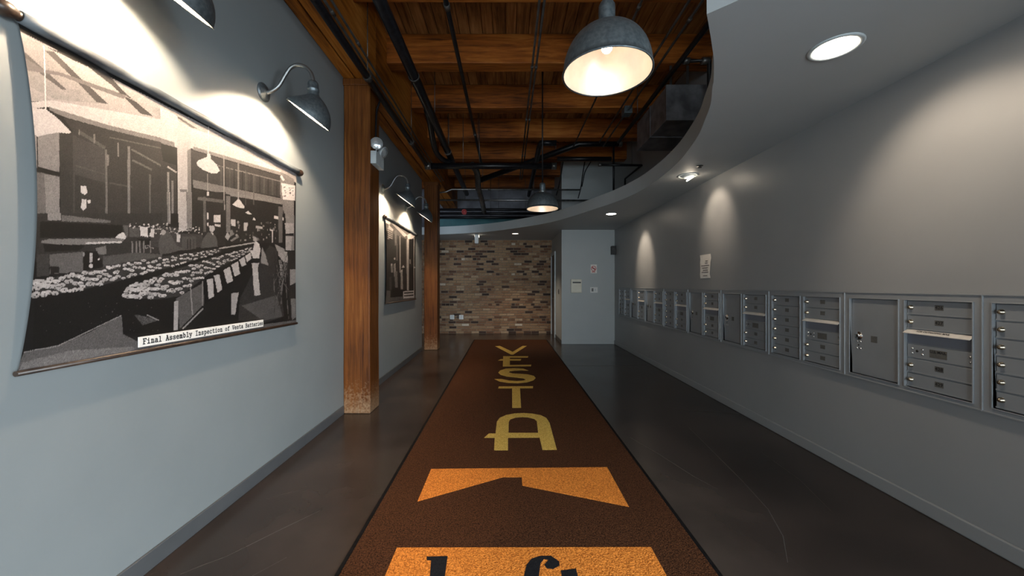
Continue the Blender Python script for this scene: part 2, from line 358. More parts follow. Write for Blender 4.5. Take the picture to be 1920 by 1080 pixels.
# ------------------------------------------------------------------ timber posts
def post(x0, x1, y0, y1, label):
    rng = random.Random(int(y0*10)); L = 9; R = []
    for i in range(L):
        z = (GZ-.002)*i/(L-1); j = lambda: rng.uniform(-.004, .004)
        R.append([Vector((x0+j(), y0+j(), z)), Vector((x1+j(), y0+j(), z)), Vector((x1+j(), y1+j(), z)), Vector((x0+j(), y1+j(), z))])
    t = thing('timber_post', label, 'post', ((x0+x1)/2, (y0+y1)/2, 0), 'timber posts along the grey wall')
    o = obj('shaft', MB().rings(R, False, True, True), M['post'], t, .012)
    obj('bearing_block', MB().box((x0-.015, y0-.012, GZ-.075), (x1+.02, y1+.012, GZ-.003)), M['post'], t, .008)
    return t
post(-1.716, -1.437, 3.885, 4.156, 'thick square timber post with worn pale foot between the two banners')
post(-1.745, -1.466, 7.735, 8.01, 'square timber post at the far end of the grey wall before the brick')
# ------------------------------------------------------------------ gooseneck wall lamps
def ring3(c, u, v, r, n=28): return [c+(u*math.cos(2*math.pi*i/n)+v*math.sin(2*math.pi*i/n))*r for i in range(n)]
def gooseneck(Y, label):
    X0 = wl(Y); P = lambda d, dz: Vector((X0+d, Y, EYE+dz))
    t = thing('gooseneck_lamp', label, 'wall lamp', (X0, Y, EYE+1.34), 'gooseneck lamps over the banners')
    obj('wall_plate', MB().lathe(P(.0, 1.34), [(.001, 0), (.063, 0), (.063, .008), (.05, .018), (.022, .024), (.018, .03), (.001, .03)], 'X', 24), M['galv'], t)
    pts = smooth_curve([tuple(P(*q)) for q in ((.024, 1.34), (.062, 1.348), (.11, 1.385), (.154, 1.46), (.19, 1.508), (.236, 1.529), (.29, 1.517), (.328, 1.48), (.345, 1.435), (.347, 1.405))], 4)
    obj('gooseneck_arm', MB().tube(pts, .0125, 10), M['arm'], t)
    obj('socket_cup', MB().lathe(P(.347, 0), [(.001, 1.414), (.026, 1.414), (.034, 1.402), (.036, 1.385), (.036, 1.365), (.039, 1.362), (.039, 1.352), (.036, 1.349), (.036, 1.33), (.042, 1.312), (.042, 1.302)], 'Z', 24), M['galv'], t)
    ax = Vector((.247, 0, -.177)).normalized(); R = []; R2 = []; n = 28
    for i in range(11):
        s = i/10; c = P(.347, 1.312).lerp(P(.3187, 1.1815), s)
        u = Vector((1, 0, 0)).lerp(ax, s**1.2).normalized(); rad = .042+(.152-.042)*math.sin(s*math.pi/2)**1.05
        R.append(ring3(c, u, Vector((0, 1, 0)), rad)); R2.append(ring3(c-Vector((0, 0, .003)), u, Vector((0, 1, 0)), rad-.004))
    lip = ring3(P(.3187, 1.1815)+Vector((-.177, 0, -.247)).normalized()*.006, ax, Vector((0, 1, 0)), .155)
    obj('shade', MB().rings(R+[lip, ring3(P(.3187, 1.1815)+Vector((-.177, 0, -.247)).normalized()*.006, ax, Vector((0, 1, 0)), .150)]), M['galv'], t, recalc=False)
    obj('shade_interior', MB().rings(R2, cap0=True), M['liner'], t, recalc=False)
    obj('light_bulb', MB().lathe(P(.343, 1.282), [(.001, -.021), (.012, -.018), (.019, -.008), (.021, 0), (.018, .012), (.012, .026), (.011, .045)], 'Z', 12), M['bulb'], t)
    return t
gooseneck(1.512, 'grey gooseneck lamp at the top edge above the near banner\'s left half')
gooseneck(2.585, 'grey gooseneck lamp above the right end of the near banner')
gooseneck(5.16, 'grey gooseneck lamp over the far banner, just past the first timber post')
gooseneck(6.40, 'grey gooseneck lamp over the far banner, next to the second timber post')
# ------------------------------------------------------------------ pendants
def pendant(X, Y, label):
    t = thing('pendant_lamp', label, 'pendant lamp', (X, Y, EYE+.98), 'bell pendants hanging from the joists'); o = Vector((X, Y, EYE))
    prof = [(.001, 1.188), (.036, 1.187), (.046, 1.184)]
    for i in range(1, 15):
        a = i/14*math.pi/2; prof.append((.046+.155*math.sin(a)**.95, .985+.199*math.cos(a)))
    obj('shade', MB().lathe(o, prof+[(.205, .984), (.205, .978), (.2, .978)], 'Z', 48), M['galv'], t)
    obj('shade_interior', MB().lathe(o, [(max(r-.004, .001), z-.004) for r, z in prof[2:]], 'Z', 48, cap0=True), M['pliner'], t)
    obj('collar', MB().lathe(o, [(.041, 1.184), (.041, 1.196), (.046, 1.200), (.046, 1.208), (.04, 1.21)], 'Z', 24), M['arm'], t)
    obj('socket_cup', MB().lathe(o, [(.037, 1.205), (.038, 1.27), (.037, 1.295), (.028, 1.31), (.001, 1.312)], 'Z', 24), M['galv'], t)
    obj('stem', MB().tube([(X, Y, EYE+1.31), (X, Y, HT+.01)], .009, 8), M['black'], t)
    obj('light_bulb', MB().lathe(o, [(.001, 1.078), (.014, 1.081), (.023, 1.092), (.025, 1.105), (.021, 1.122), (.014, 1.145), (.012, 1.17)], 'Z', 14), M['pbulb'], t)
pendant(.456, 1.727, 'large grey bell pendant lamp hanging nearest, over the runner')
pendant(.436, 4.76, 'grey bell pendant lamp hanging farther back, before the curved soffit')
# ------------------------------------------------------------------ recessed lights and other soffit fittings
LBL = ['large round recessed downlight nearest in the soffit', 'tilted eyeball downlight beside the small dark sprinkler in soffit', 'round recessed downlight in the soffit by the grey alcove', 'small recessed downlight in the soffit before the brick wall']
for (x, y, pw, lean, cone), lb, r in zip(SPOTS, LBL, (.095, .088, .08, .075)):
    t = thing('recessed_downlight', lb, 'ceiling light', (x, y, SOF), 'downlights in the soffit'); o = (x, y, SOF)
    obj('trim_ring', MB().lathe(o, [(r, .001), (r+.026, .001), (r+.026, -.004), (r+.018, -.008), (r+.004, -.006), (r, .001)], 'Z', 32), M['pale'], t)
    if lean == .95:
        q = MB().lathe(o, [(.001, -.035), (.03, -.033), (.06, -.02), (.083, -.002)], 'Z', 24); obj('eyeball', q, M['pale'], t)
        lens = MB().lathe((0, 0, 0), [(.001, 0), (.045, 0), (.045, -.01)], 'Z', 20, cap0=True)
        lens.mapped(lambda v: Matrix.Rotation(-.6, 3, 'Y') @ v + Vector((x+.022, y, SOF-.034))); obj('lens', lens, M['lens'], t)
    else:
        obj('lens', MB().lathe(o, [(.001, -.002), (r, -.002)], 'Z', 28), M['lens'] if r > .076 else M['lens2'], t)
    l = bpy.data.lights.new('downlight', 'SPOT'); l.energy = pw; l.color = (1, .80, .60); l.spot_size = cone; l.spot_blend = .8; l.shadow_soft_size = .05
    s = bpy.data.objects.new('downlight', l); COL.objects.link(s); s.location = (x, y, SOF-.05); s.parent = None
    s.rotation_euler = Vector((lean, 0, -1)).to_track_quat('-Z', 'Y').to_euler()
q = pz(1312, 311, 1.28)
obj_ = obj('fire_sprinkler', MB().lathe(q, [(.001, -.022), (.02, -.022), (.02, -.016), (.008, -.012), (.01, -.004), (.034, -.003), (.034, .001)], 'Z', 18), M['dark'])
tag(obj_, 'small dark round sprinkler head in the soffit beside the eyeball downlight', 'sprinkler')
q = pz(894.5, 440, 1.28)
t = thing('ceiling_fixture', 'small white box fixture hung edge on from the soffit before the brick wall', 'fixture', q)
obj('housing', MB().box((q.x-.05, q.y-.12, SOF-.23), (q.x+.045, q.y+.12, SOF-.02)), M['white'], t, .006)
obj('canopy', MB().box((q.x-.06, q.y-.06, SOF-.02), (q.x+.06, q.y+.06, SOF-.001)), M['white'], t, .004)
obj('lamp_strip', MB().box((q.x-.054, q.y-.1, SOF-.06), (q.x-.05, q.y+.1, SOF-.025)).box((q.x+.045, q.y-.1, SOF-.06), (q.x+.049, q.y+.1, SOF-.025)), M['lens2'], t)
# ------------------------------------------------------------------ pipes, conduits and ducts under the joists
def pipe(name, label, cat, parts, group=None, couplings=(), rods=(), mat='black', n=10):
    p0 = Vector(parts[0][0][0]); t = thing(name, label, cat, p0, group)
    for pts, r in parts: obj('run', MB().tube(pts, r, n), M[mat], t)
    for p, ax, r, l in couplings:
        p = Vector(p); a = Vector((1, 0, 0)) if ax == 'X' else Vector((0, 1, 0)); obj('coupling', MB().tube([p-a*l, p+a*l], r, 12), M['cond'], t)
    for x_, y_, z_ in rods: obj('hanger_rod', MB().tube([(x_, y_, z_), (x_, y_, HT if abs(((y_-3.433) % 1.1)-1.0) > .2 else EYE+2.6)], .005, 6), M['cond'], t)
    return t
Z = lambda dz: EYE+dz
def along(X, dz, y0, y1): return [(X, y0, Z(dz)), (X, y1, Z(dz))]
pipe('steam_pipe', 'black pipe running along the timber girder beside the left wall', 'pipe', [(along(-1.35, 2.0, .6, 6.2), .034)], None,
     [((-1.35, 3.58, Z(2.0)), 'Y', .04, .03), ((-1.35, 5.2, Z(2.0)), 'Y', .04, .03)], [(-1.35, 3.58, Z(2.03)), (-1.35, 5.2, Z(2.03))])
pipe('conduit', 'thin grey conduit tight beside the girder pipe, the one nearer the girder', 'conduit', [(along(-1.365, 2.12, .6, 7.6), .011)], None, [((-1.365, 2.9, Z(2.12)), 'Y', .016, .03)], (), 'cond', 8)
pipe('conduit', 'thin grey conduit above the girder pipe, the one farther from girder', 'conduit', [(along(-1.325, 2.14, .6, 7.6), .010)], None, [((-1.325, 3.3, Z(2.14)), 'Y', .015, .03)], (), 'cond', 8)
b1 = [py_(800, 206, 4.75), py_(806, 226, 4.9), py_(811, 260, 5.35), py_(818, 285, 5.75), py_(830, 299, 6.05), py_(845, 304, 6.2)]
pipe('drain_pipe', 'thickest black drain pipe, second from the girder, with bright band clamps', 'pipe',
     [(along(-.955, 2.12, .6, 8.6), .052), (smooth_curve([tuple(p) for p in b1], 4), .042)], None, [((-.955, 3.78, Z(2.12)), 'Y', .057, .012), ((-.955, 5.9, Z(2.12)), 'Y', .057, .012)], [(-.955, 2.6, Z(2.17)), (-.955, 4.85, Z(2.17)), (-.955, 6.0, Z(2.17))])
pipe('sprinkler_pipe', 'narrow black sprinkler pipe left of the twin conduits', 'pipe', [(along(-.515, 2.35, .6, 7.4), .021)], None,
     [((-.515, 3.14, Z(2.35)), 'Y', .027, .03), ((-.515, 5.8, Z(2.35)), 'Y', .027, .03)], [(-.515, 6.35, Z(2.37))])
for X, lb in ((.262, 'grey conduit of the twin pair down the ceiling middle, nearer the sprinkler pipe'), (.305, 'grey conduit of the twin pair down the ceiling middle, nearer the pendants')):
    pipe('conduit', lb, 'conduit', [(along(X, 2.4, .6, 8.4), .0115)], 'twin conduits down the ceiling middle', [((X, y_, Z(2.4)), 'Y', .017, .025) for y_ in (4.1, 5.4, 6.9)], (), 'cond', 8)
pipe('conduit', 'grey conduit passing diagonally behind the near pendant shade', 'conduit', [(along(1.10, 2.35, .6, 6.3), .0115)], None, [((1.10, 3.15, Z(2.35)), 'Y', .017, .025)], (), 'cond', 8)
pipe('conduit', 'grey conduit right of the near pendant, without a junction box', 'conduit', [(along(1.49, 2.35, .6, 6.1), .012)], None, [((1.49, 2.6, Z(2.35)), 'Y', .017, .025)], (), 'cond', 8)
t = pipe('conduit', 'grey conduit right of the near pendant ending in a steel junction box', 'conduit', [(along(1.60, 2.35, .6, 6.3), .012)], None, [((1.60, 3.3, Z(2.35)), 'Y', .018, .025)], (), 'cond', 8)
obj('junction_box', MB().box((1.55, 4.98, Z(2.31)), (1.66, 5.12, Z(2.41))), M['galv'], t, .006)
pipe('sprinkler_pipe', 'black sprinkler pipe at the soffit side with a branch dropping beside the duct', 'pipe',
     [(along(1.80, 2.35, .6, 6.1), .027), ([(1.80, 3.9, Z(2.35)), (2.10, 3.9, Z(2.35)), (2.10, 3.9, Z(1.5))], .024)], None,
     [((1.86, 3.9, Z(2.35)), 'X', .034, .03), ((2.06, 3.9, Z(2.35)), 'X', .034, .04)], [(1.80, 5.2, Z(2.37))])
pipe('cross_main_pipe', 'long black cross pipe running from the girder end to the middle', 'pipe', [([(-1.36, 6.2, Z(1.99)), (.78, 6.2, Z(1.99))], .05)], None,
     [((-1.33, 6.2, Z(1.99)), 'X', .058, .05), ((.76, 6.2, Z(1.99)), 'X', .057, .04)], [(-1.0, 6.2, Z(2.03)), (-.75, 6.2, Z(2.03)), (-.48, 6.2, Z(2.03))])
pipe('drain_pipe', 'black slanting drain pipe rising toward the duct below the joists', 'pipe', [([py_(900, 338, 7.6), py_(1086, 270, 6.81), py_(1165, 269, 6.81)], .052)], None, [(py_(1163, 269, 6.81), 'X', .06, .03)], [tuple(py_(1042, 286, 7.0))])
pipe('drain_pipe', 'black angled drain pipe with a square elbow near the far pendant', 'pipe', [([(.74, 5.75, Z(2.2)), (.50, 5.75, Z(2.2)), (.49, 5.9, Z(2.2)), (.49, 8.95, Z(2.17))], .042)])
pipe('black_pipe', 'short thick black pipe along the top of the grey upper wall', 'pipe', [([py_(1045, 298, 6.7), py_(1146, 298, 6.7)], .04)])
pipe('sprinkler_pipe', 'thin black sprinkler pipe with a tee before the grey upper wall', 'pipe',
     [([py_(1122, 309, 6.6), py_(1203, 310, 6.6)], .021), ([py_(1150.5, 270, 6.6), py_(1150.5, 357, 6.6)], .018), ([py_(1203, 310, 6.6), py_(1172, 335, 7.3), py_(1172, 348, 7.3)], .018)], None, [(py_(1125, 309, 6.6), 'X', .03, .03)], [tuple(py_(1185, 308, 6.6))])
pipe('conduit', 'upper pale conduit with a kink crossing behind the far pendant', 'conduit', [([py_(824, 361, 8.0), py_(836, 360, 8.0), py_(847, 355, 8.0), py_(1088, 356, 8.0)], .017)], None, [((-.4, 8.0, py_(900, 355, 8).z), 'X', .022, .03)], [tuple(py_(1000, 354, 8.0)), tuple(py_(905, 354, 8.0))], 'arm')
pipe('conduit', 'lower pale conduit crossing behind the far pendant shade', 'conduit', [([py_(822, 375, 8.1), py_(1105, 376, 8.1)], .02)], None, [((.5, 8.1, py_(990, 375, 8.1).z), 'X', .025, .03)], [tuple(py_(1001, 374, 8.1)), tuple(py_(872, 374, 8.1))], 'arm')
pipe('black_pipe', 'highest of three black pipes just above the curved soffit', 'pipe', [([py_(822, 393, 8.9), py_(1050, 393, 8.9)], .032)], None, (), [tuple(py_(920, 393, 8.9)), tuple(py_(985, 393, 8.9))])
pipe('black_pipe', 'middle of three black pipes just above the curved soffit', 'pipe', [([py_(822, 400.5, 9.0), py_(1040, 400.5, 9.0)], .032)], None, (), [tuple(py_(935, 400.5, 9.0)), tuple(py_(985, 400.5, 9.0))])
pipe('black_pipe', 'lowest of three black pipes just above the curved soffit', 'pipe', [([py_(822, 408, 9.0), py_(1010, 408, 9.0)], .034)], None, (), [tuple(py_(920, 408, 9.0)), tuple(py_(985, 408, 9.0))])
q = py_(871, 398, 8.82)
t = thing('sprinkler_valve', 'small red sprinkler valve on the black pipes above the soffit', 'valve', q)
obj('valve_body', MB().lathe(q, [(.001, -.05), (.05, -.045), (.06, -.01), (.06, .01), (.05, .045), (.001, .05)], 'X', 14), M['red'], t)
obj('hand_wheel', MB().lathe(q-Vector((0, .06, 0)), [(.045, -.006), (.062, -.006), (.062, .006), (.045, .006), (.045, -.006)], 'Y', 16), M['red'], t)
fx = smooth_curve([tuple(py_(*p)) for p in ((884, 308, 6.5), (893, 320, 6.7), (896, 335, 6.9), (897, 352, 7.2), (903, 374, 7.7), (908, 398, 8.6))], 8)
tag(obj('flexible_duct', MB().tube(fx, [.058 if i % 2 else .045 for i in range(len(fx))], 12), M['cond']), 'ribbed flexible duct curling down behind the black cross pipe', 'duct')
q0, q1 = py_(815, 427, 9.75), py_(1010, 411, 9.75)
tag(obj('teal_beam', MB().box((q0.x, 9.7, q0.z), (q1.x, 9.82, q1.z)), M['teal'], None, .006), 'teal painted beam low above the far soffit edge', 'beam')
t = thing('air_duct', 'rectangular sheet metal air duct tucked above the curved soffit', 'duct', (2.05, 4.5, Z(2.04)))
obj('duct_body', MB().box((1.775, 4.2, Z(1.86)), (2.40, 5.15, Z(2.24))), M['duct'], t, .006)
obj('flange', MB().box((1.765, 4.17, Z(1.85)), (2.41, 4.20, Z(2.25))), M['duct'], t, .004)
obj('seam', MB().box((1.768, 4.66, Z(1.853)), (2.405, 4.69, Z(2.247))), M['duct'], t)
for x_ in (1.9, 2.1): obj('hanger_strap', MB().box((x_, 4.4, Z(2.24)), (x_+.03, 4.403, HT)), M['cond'], t)
for pts, lb in (([(1056, 300, 8.46), (1052, 328, 8.47), (1047, 352, 8.6), (1043, 366, 8.8)], 'black cable drooping at the left edge of the grey upper wall'),
                ([(1097, 300, 8.48), (1092, 330, 8.5), (1089, 352, 8.51), (1084, 372, 8.51)], 'black cable hanging on the grey upper wall, longer of the pair'),
                ([(1108, 303, 8.48), (1097, 322, 8.5), (1093, 340, 8.51), (1091, 350, 8.51)], 'black cable hanging on the grey upper wall, shorter of the pair')):
    tag(obj('cable', MB().tube(smooth_curve([tuple(py_(*p)) for p in pts], 5), .011, 6), M['black']), lb, 'cable')
# ------------------------------------------------------------------ emergency light on the first post
t = thing('emergency_light', 'pale grey emergency light with two round heads on the timber post side', 'emergency light', (-1.437, 3.98, EYE+1.28))
obj('case', MB().box((-1.435, 3.884, EYE+1.276), (-1.375, 4.13, EYE+1.41)), M['pale'], t, .006)
for c, d in ((Vector((-1.385, 3.93, EYE+1.497)), Vector((.25, -1, -.1))), (Vector((-1.36, 4.06, EYE+1.452)), Vector((1, -.15, -.5)))):
    d.normalize(); u = d.orthogonal().normalized(); v = d.cross(u)
    prof = [(.012, -.055), (.035, -.05), (.055, -.025), (.062, 0), (.064, .012), (.058, .016)]
    h = obj('lamp_head', MB().rings([ring3(c+d*a, u, v, r, 20) for r, a in prof], cap0=True), M['pale'], t)
    obj('lens', MB().rings([ring3(c+d*a, u, v, r, 20) for r, a in ((.057, .014), (.04, .022), (.015, .026))], cap1=True), M['clear'], h)
    obj('bracket', MB().tube([c-d*.03, Vector((-1.405, (c.y+4.0)/2, EYE+1.405))], .009, 8), M['arm'], t)
tag(obj('conduit', MB().tube(smooth_curve([tuple(p) for p in (Vector((-1.425, 4.0, EYE+1.40)), Vector((-1.42, 4.0, EYE+1.6)), Vector((-1.41, 4.0, EYE+1.86)), Vector((-1.385, 4.0, EYE+1.95)), Vector((-1.36, 4.02, EYE+2.06)))], 4), .011, 8), M['black']),
    'black conduit dropping from the girder pipe to the emergency light', 'conduit')
# ------------------------------------------------------------------ the mail wall
MW, PIT, MBOT, MTOP = .777, .0865, .696, 1.284
def mailbox(kind, k, label, numbers=False):
    Y0 = 1.896+MW*(k-1); X = XR
    t = thing('mailbox_unit', label, 'mailbox', (X, Y0+MW/2, MBOT), 'mailbox units along the right wall')
    bx = lambda o0, o1, y0, y1, z0, z1: ((X-o0, Y0+y0, z0), (X-o1, Y0+y1, z1))
    obj('back_panel', MB().box(*bx(0, .003, .002, MW-.002, MBOT+.002, MTOP-.002)), M['maildoor'], t)
    f = MB(); top = MTOP-.041; bot = MBOT+.027
    for y0, y1 in ((.001, .04), (.372, .41), (.737, MW-.001)): f.box(*bx(0, .020, y0, y1, MBOT, MTOP))
    for y0, y1 in ((.04, .372), (.41, .737)): f.box(*bx(0, .020, y0, y1, top, MTOP)).box(*bx(0, .020, y0, y1, MBOT, bot))
    obj('frame', f, M['mail'], t)
    f = MB()
    for y0, y1 in ((.04, .372), (.41, .737)):
        f.box(*bx(.0, .026, y0-.005, y0, bot-.005, top+.005)).box(*bx(.0, .026, y1, y1+.005, bot-.005, top+.005))
        f.box(*bx(.0, .026, y0, y1, top, top+.005)).box(*bx(.0, .026, y0, y1, bot-.005, bot))
    for e in ((0, .003), (MW-.003, MW)): f.box(*bx(0, .026, *e, MBOT, MTOP))
    f.box(*bx(0, .026, 0, MW, MTOP-.004, MTOP+.004)).box(*bx(0, .026, 0, MW, MBOT-.004, MBOT+.004))
    obj('rim', f, M['mail'], t, .0015)
    def lock(d, yc, zc):
        obj('lock', MB().lathe((X-.008, Y0+yc, zc), [(.001, -.019), (.006, -.0185), (.0095, -.015), (.0105, -.008), (.0135, -.005), (.0145, 0)], 'X', 14), M['brass'], d)
    def plate(d, yc, zc, w_=.042, h_=.03, txt=None):
        obj('number_label', MB().box((X-.0105, Y0+yc-w_/2, zc-h_/2), (X-.009, Y0+yc+w_/2, zc+h_/2)), M['plate'], d)
        if txt: obj('numerals', text_mb(txt, .026, lambda a, b: (X-.0112, Y0+yc-a, zc+b), .0006), M['ink'], d)
    def tenant(y0, y1, row, txt=None):
        z1 = top-row*PIT; z0 = z1-PIT+.004
        d = obj('mailbox_door', MB().box(*bx(.001, .009, y0+.004, y1-.004, z0, z1-.003)), M['maildoor'], t, .0025)
        # hinge lip along the upper edge, standing slightly proud
        obj('door_lip', MB().box(*bx(.008, .0125, y0+.004, y1-.004, z0, z0+.006)), M['mail'], d)
        lock(d, y1-.024, (z0+z1)/2); plate(d, (y0+y1)/2-.005, (z0+z1)/2+.004, txt=txt)
    nums = iter(('426', '427', '428', '429')) if numbers else iter((None,)*4)
    a, b = .04, .372                                    # near column with the outgoing slot
    for row in (0, 1): tenant(a, b, row, next(nums))
    zt = top-2*PIT
    obj('slot_panel', MB().box(*bx(.001, .006, a+.003, b-.003, zt-PIT+.004, zt-.003)), M['slot'], t)
    fp = MB().hexa([(X-.004, Y0+a+.002, zt-.003), (X-.036, Y0+a+.002, zt-.024), (X-.036, Y0+b-.002, zt-.024), (X-.004, Y0+b-.002, zt-.003),
                    (X-.004, Y0+a+.002, zt+.001), (X-.036, Y0+a+.002, zt-.020), (X-.036, Y0+b-.002, zt-.020), (X-.004, Y0+b-.002, zt+.001)])
    fo = obj('outgoing_flap', fp, M['flap'], t)
    if numbers:
        tx = text_mb('FOR OUTGOING MAIL', .016, lambda p, q: (X-.020+q*.84, Y0+.225-p, zt-.0082+q*.55), .0004, 1.05); obj('lettering', tx, M['ink'], fo)
    z1 = zt-PIT; z0 = z1-PIT+.004; zc = (z0+z1)/2
    d = obj('lock_panel', MB().box(*bx(.001, .009, a+.004, b-.004, z0, z1-.003)), M['maildoor'], t, .0025)
    rv = MB()
    for yy, dz in ((b-.03, .014), (b-.03, -.014), (b-.085, .014), (b-.085, -.014), (a+.02, .014), (a+.02, -.014)):
        rv.lathe((X-.009, Y0+yy, zc+dz), [(.001, -.004), (.004, -.0035), (.006, 0)], 'X', 8)
    obj('rivets', rv, M['chrome'], d)
    obj('keyhole', MB().lathe((X-.009, Y0+b-.058, zc+.002), [(.001, -.001), (.0075, -.001), (.0075, 0)], 'X', 12), M['ink'], d)
    plate(d, (a+b)/2+.0, zc, .085, .046)
    if numbers: obj('lettering', text_mb('U.S. MAIL', .02, lambda p, q: (X-.0112, Y0+(a+b)/2-p, zc+.011+q), .0006), M['ink'], d)
    for row in (4, 5): tenant(a, b, row, next(nums))
    a, b = .41, .737
    if kind == 'A':
        for row in range(6): tenant(a, b, row)
    else:
        d = obj('parcel_door', MB().box(*bx(.001, .009, a+.004, b-.004, bot+.003, top-.003)), M['maildoor'], t, .003)
        zc = EYE-.343; yc = b-.053
        obj('lock', MB().lathe((X-.009, Y0+yc, zc), [(.001, -.012), (.01, -.012), (.012, -.010), (.014, -.005), (.026, -.004), (.029, 0)], 'X', 24), M['chrome'], d)
        obj('keyhole', MB().lathe((X-.021, Y0+yc, zc), [(.001, -.001), (.008, -.001), (.008, 0)], 'X', 12), M['ink'], d)
        rv = MB()
        for yy, dz in ((.012, -.04), (-.014, -.04), (.012, -.088), (-.014, -.088)): rv.lathe((X-.009, Y0+yc+yy, zc+dz), [(.001, -.004), (.004, -.0035), (.006, 0)], 'X', 8)
        obj('rivets', rv, M['chrome'], d)
        obj('key_slot', MB().lathe((X-.009, Y0+yc, zc-.064), [(.001, -.001), (.006, -.001), (.006, 0)], 'X', 10), M['ink'], d)
        plate(d, yc-.11, zc-.012, .042, .042)
    return t
def relabel(o, label): o['label'] = label; return o
m8 = mailbox('P', 1, 'grey mailbox unit with parcel door and black door numbers, nearest whole unit', True)
mA = mailbox('A', 0, 'grey mailbox unit cut off by the picture edge, first in the row')
mP = mailbox('P', 3, 'grey mailbox unit with parcel door, fourth along the row from the camera')
def clone(src, k, k0, label):
    c = copy_tree(src); c.location.y += MW*(k-k0); c['label'] = label
clone(mA, 2, 0, 'grey mailbox unit with two columns of small doors, third along the row')
clone(mP, 4, 3, 'grey mailbox unit with parcel door, fifth along the row under the notice paper')
clone(mA, 5, 0, 'grey mailbox unit with two columns of small doors, sixth along the row')
clone(mP, 6, 3, 'grey mailbox unit with parcel door, seventh along the row')
clone(mP, 7, 3, 'grey mailbox unit with parcel door, eighth, next to the farthest')
clone(mA, 8, 0, 'grey mailbox unit with small doors at the far end by the alcove')
# ------------------------------------------------------------------ small things on the walls
t = thing('paper_notice', 'white paper notice taped to the right wall above the mailboxes', 'notice', (XR, 4.59, EYE+.24))
pv = []; n = 6
for i in range(n+1):
    z = EYE+.095+.29*i/n; off = .004+.006*math.sin(i*1.3)**2
    pv += [(XR-off, 4.475+.012*math.sin(i*.9), z), (XR-off-.002, 4.71, z)]
obj('sheet', MB().add(pv, [(2*i, 2*i+1, 2*i+3, 2*i+2) for i in range(n)], True), M['paper'], t)
bars = MB()
for z, a, b in ((.30, .55, .8), (.275, .5, .78), (.245, .08, .95), (.215, .2, .8), (.187, .3, .8), (.163, .15, .85), (.12, .3, .75)):
    bars.box((XR-.0125, 4.48+.22*(1-b), EYE+z-.10+.10), (XR-.012, 4.48+.22*(1-a), EYE+z+.008))
obj('print_lines', bars, M['capwood'], t)
def onalc(px, py): return Vector(((px-CX)*YA/FP, YA, EYE+(CY-py)*YA/FP))
def alcbox(x0, y0, x1, y1, d0, d1): a, b = onalc(x0, y1), onalc(x1, y0); return (a.x, YA-d0, a.z), (b.x, YA-d1, b.z)
t = thing('entry_panel', 'ivory wall box with a dark slot on the grey alcove wall', 'wall box', onalc(1080, 548))
obj('case', MB().box(*alcbox(1070, 523.5, 1090, 549, 0, .05)), M['ivory'], t, .006)
obj('cover', MB().box(*alcbox(1072, 532, 1088.5, 547.5, .05, .056)), M['ivory'], t, .003)
obj('slot', MB().box(*alcbox(1073, 528.4, 1088.5, 531, .05, .052)), M['dark'], t)
c = onalc(1113, 503.5)
t = thing('no_smoking_sign', 'small white no smoking sign with red ring on the alcove wall', 'sign', onalc(1113, 512))
obj('sign_plate', MB().box(*alcbox(1107.5, 496, 1119, 512.3, 0, .004)), M['paper'], t)
rg = [Vector((c.x+math.cos(a)*r, YA-.0048, c.z+math.sin(a)*r)) for a in [i*math.pi/14 for i in range(28)] for r in (.046, .060)]
mb = MB().add(rg, [(2*i, 2*i+1, (2*i+3) % 56, (2*i+2) % 56) for i in range(28)])
s_ = .0085; mb.add([c+Vector((-.036-s_, -.005, .036-s_)), c+Vector((-.036+s_, -.005, .036+s_)), c+Vector((.036+s_, -.005, -.036+s_)), c+Vector((.036-s_, -.005, -.036-s_))], [(0, 1, 2, 3)])
obj('prohibition_ring', mb, M['red'], t)
obj('cigarette', MB().box((c.x-.034, YA-.0046, c.z-.006), (c.x+.034, YA-.004, c.z+.006)).box((c.x+.01, YA-.0046, c.z+.008), (c.x+.016, YA-.004, c.z+.026)), M['ink'], t)
obj('print_line', MB().box(*alcbox(1109.5, 508.8, 1116, 510.6, .004, .0046)), M['red'], t)
t = thing('switch_plate', 'white double switch plate on the alcove wall under the sign', 'switch', onalc(1113.5, 548))
obj('cover_plate', MB().box(*alcbox(1106.5, 538.4, 1120.5, 548.8, 0, .008)), M['white'], t, .002)
obj('switch', MB().box(*alcbox(1109, 540.5, 1112.5, 546.5, .008, .013)), M['cond'], t); obj('switch', MB().box(*alcbox(1115, 541.5, 1117, 545.5, .008, .013)), M['pale'], t)
t = thing('wall_speaker', 'small black box device in the corner where alcove meets right wall', 'speaker', (XR-.05, 8.44, EYE+.8))
q0, q1 = py_(1147, 477, 8.42), py_(1153.5, 461, 8.42)
obj('case', MB().box((q0.x, 8.40, q0.z), (XR-.001, YA-.012, q1.z)), M['dark'], t, .006)
obj('face', MB().lathe(((q0.x+XR)/2, 8.40, q1.z-.06), [(.001, -.006), (.02, -.006), (.024, 0)], 'Y', 14), M['cond'], t)
obj('bracket', MB().box((q0.x+.02, YA-.013, q0.z+.05), (XR-.02, YA, q1.z-.05)), M['dark'], t)
t = thing('wall_switch', 'small dark switch on the shaded side wall before the door', 'switch', (XA, 9.0, 1.19))
obj('cover_plate', MB().box((XA-.008, 8.96, 1.13), (XA, 9.04, 1.25)), M['dark'], t, .002); obj('switch', MB().box((XA-.014, 8.985, 1.165), (XA-.008, 9.015, 1.215)), M['dark'], t)
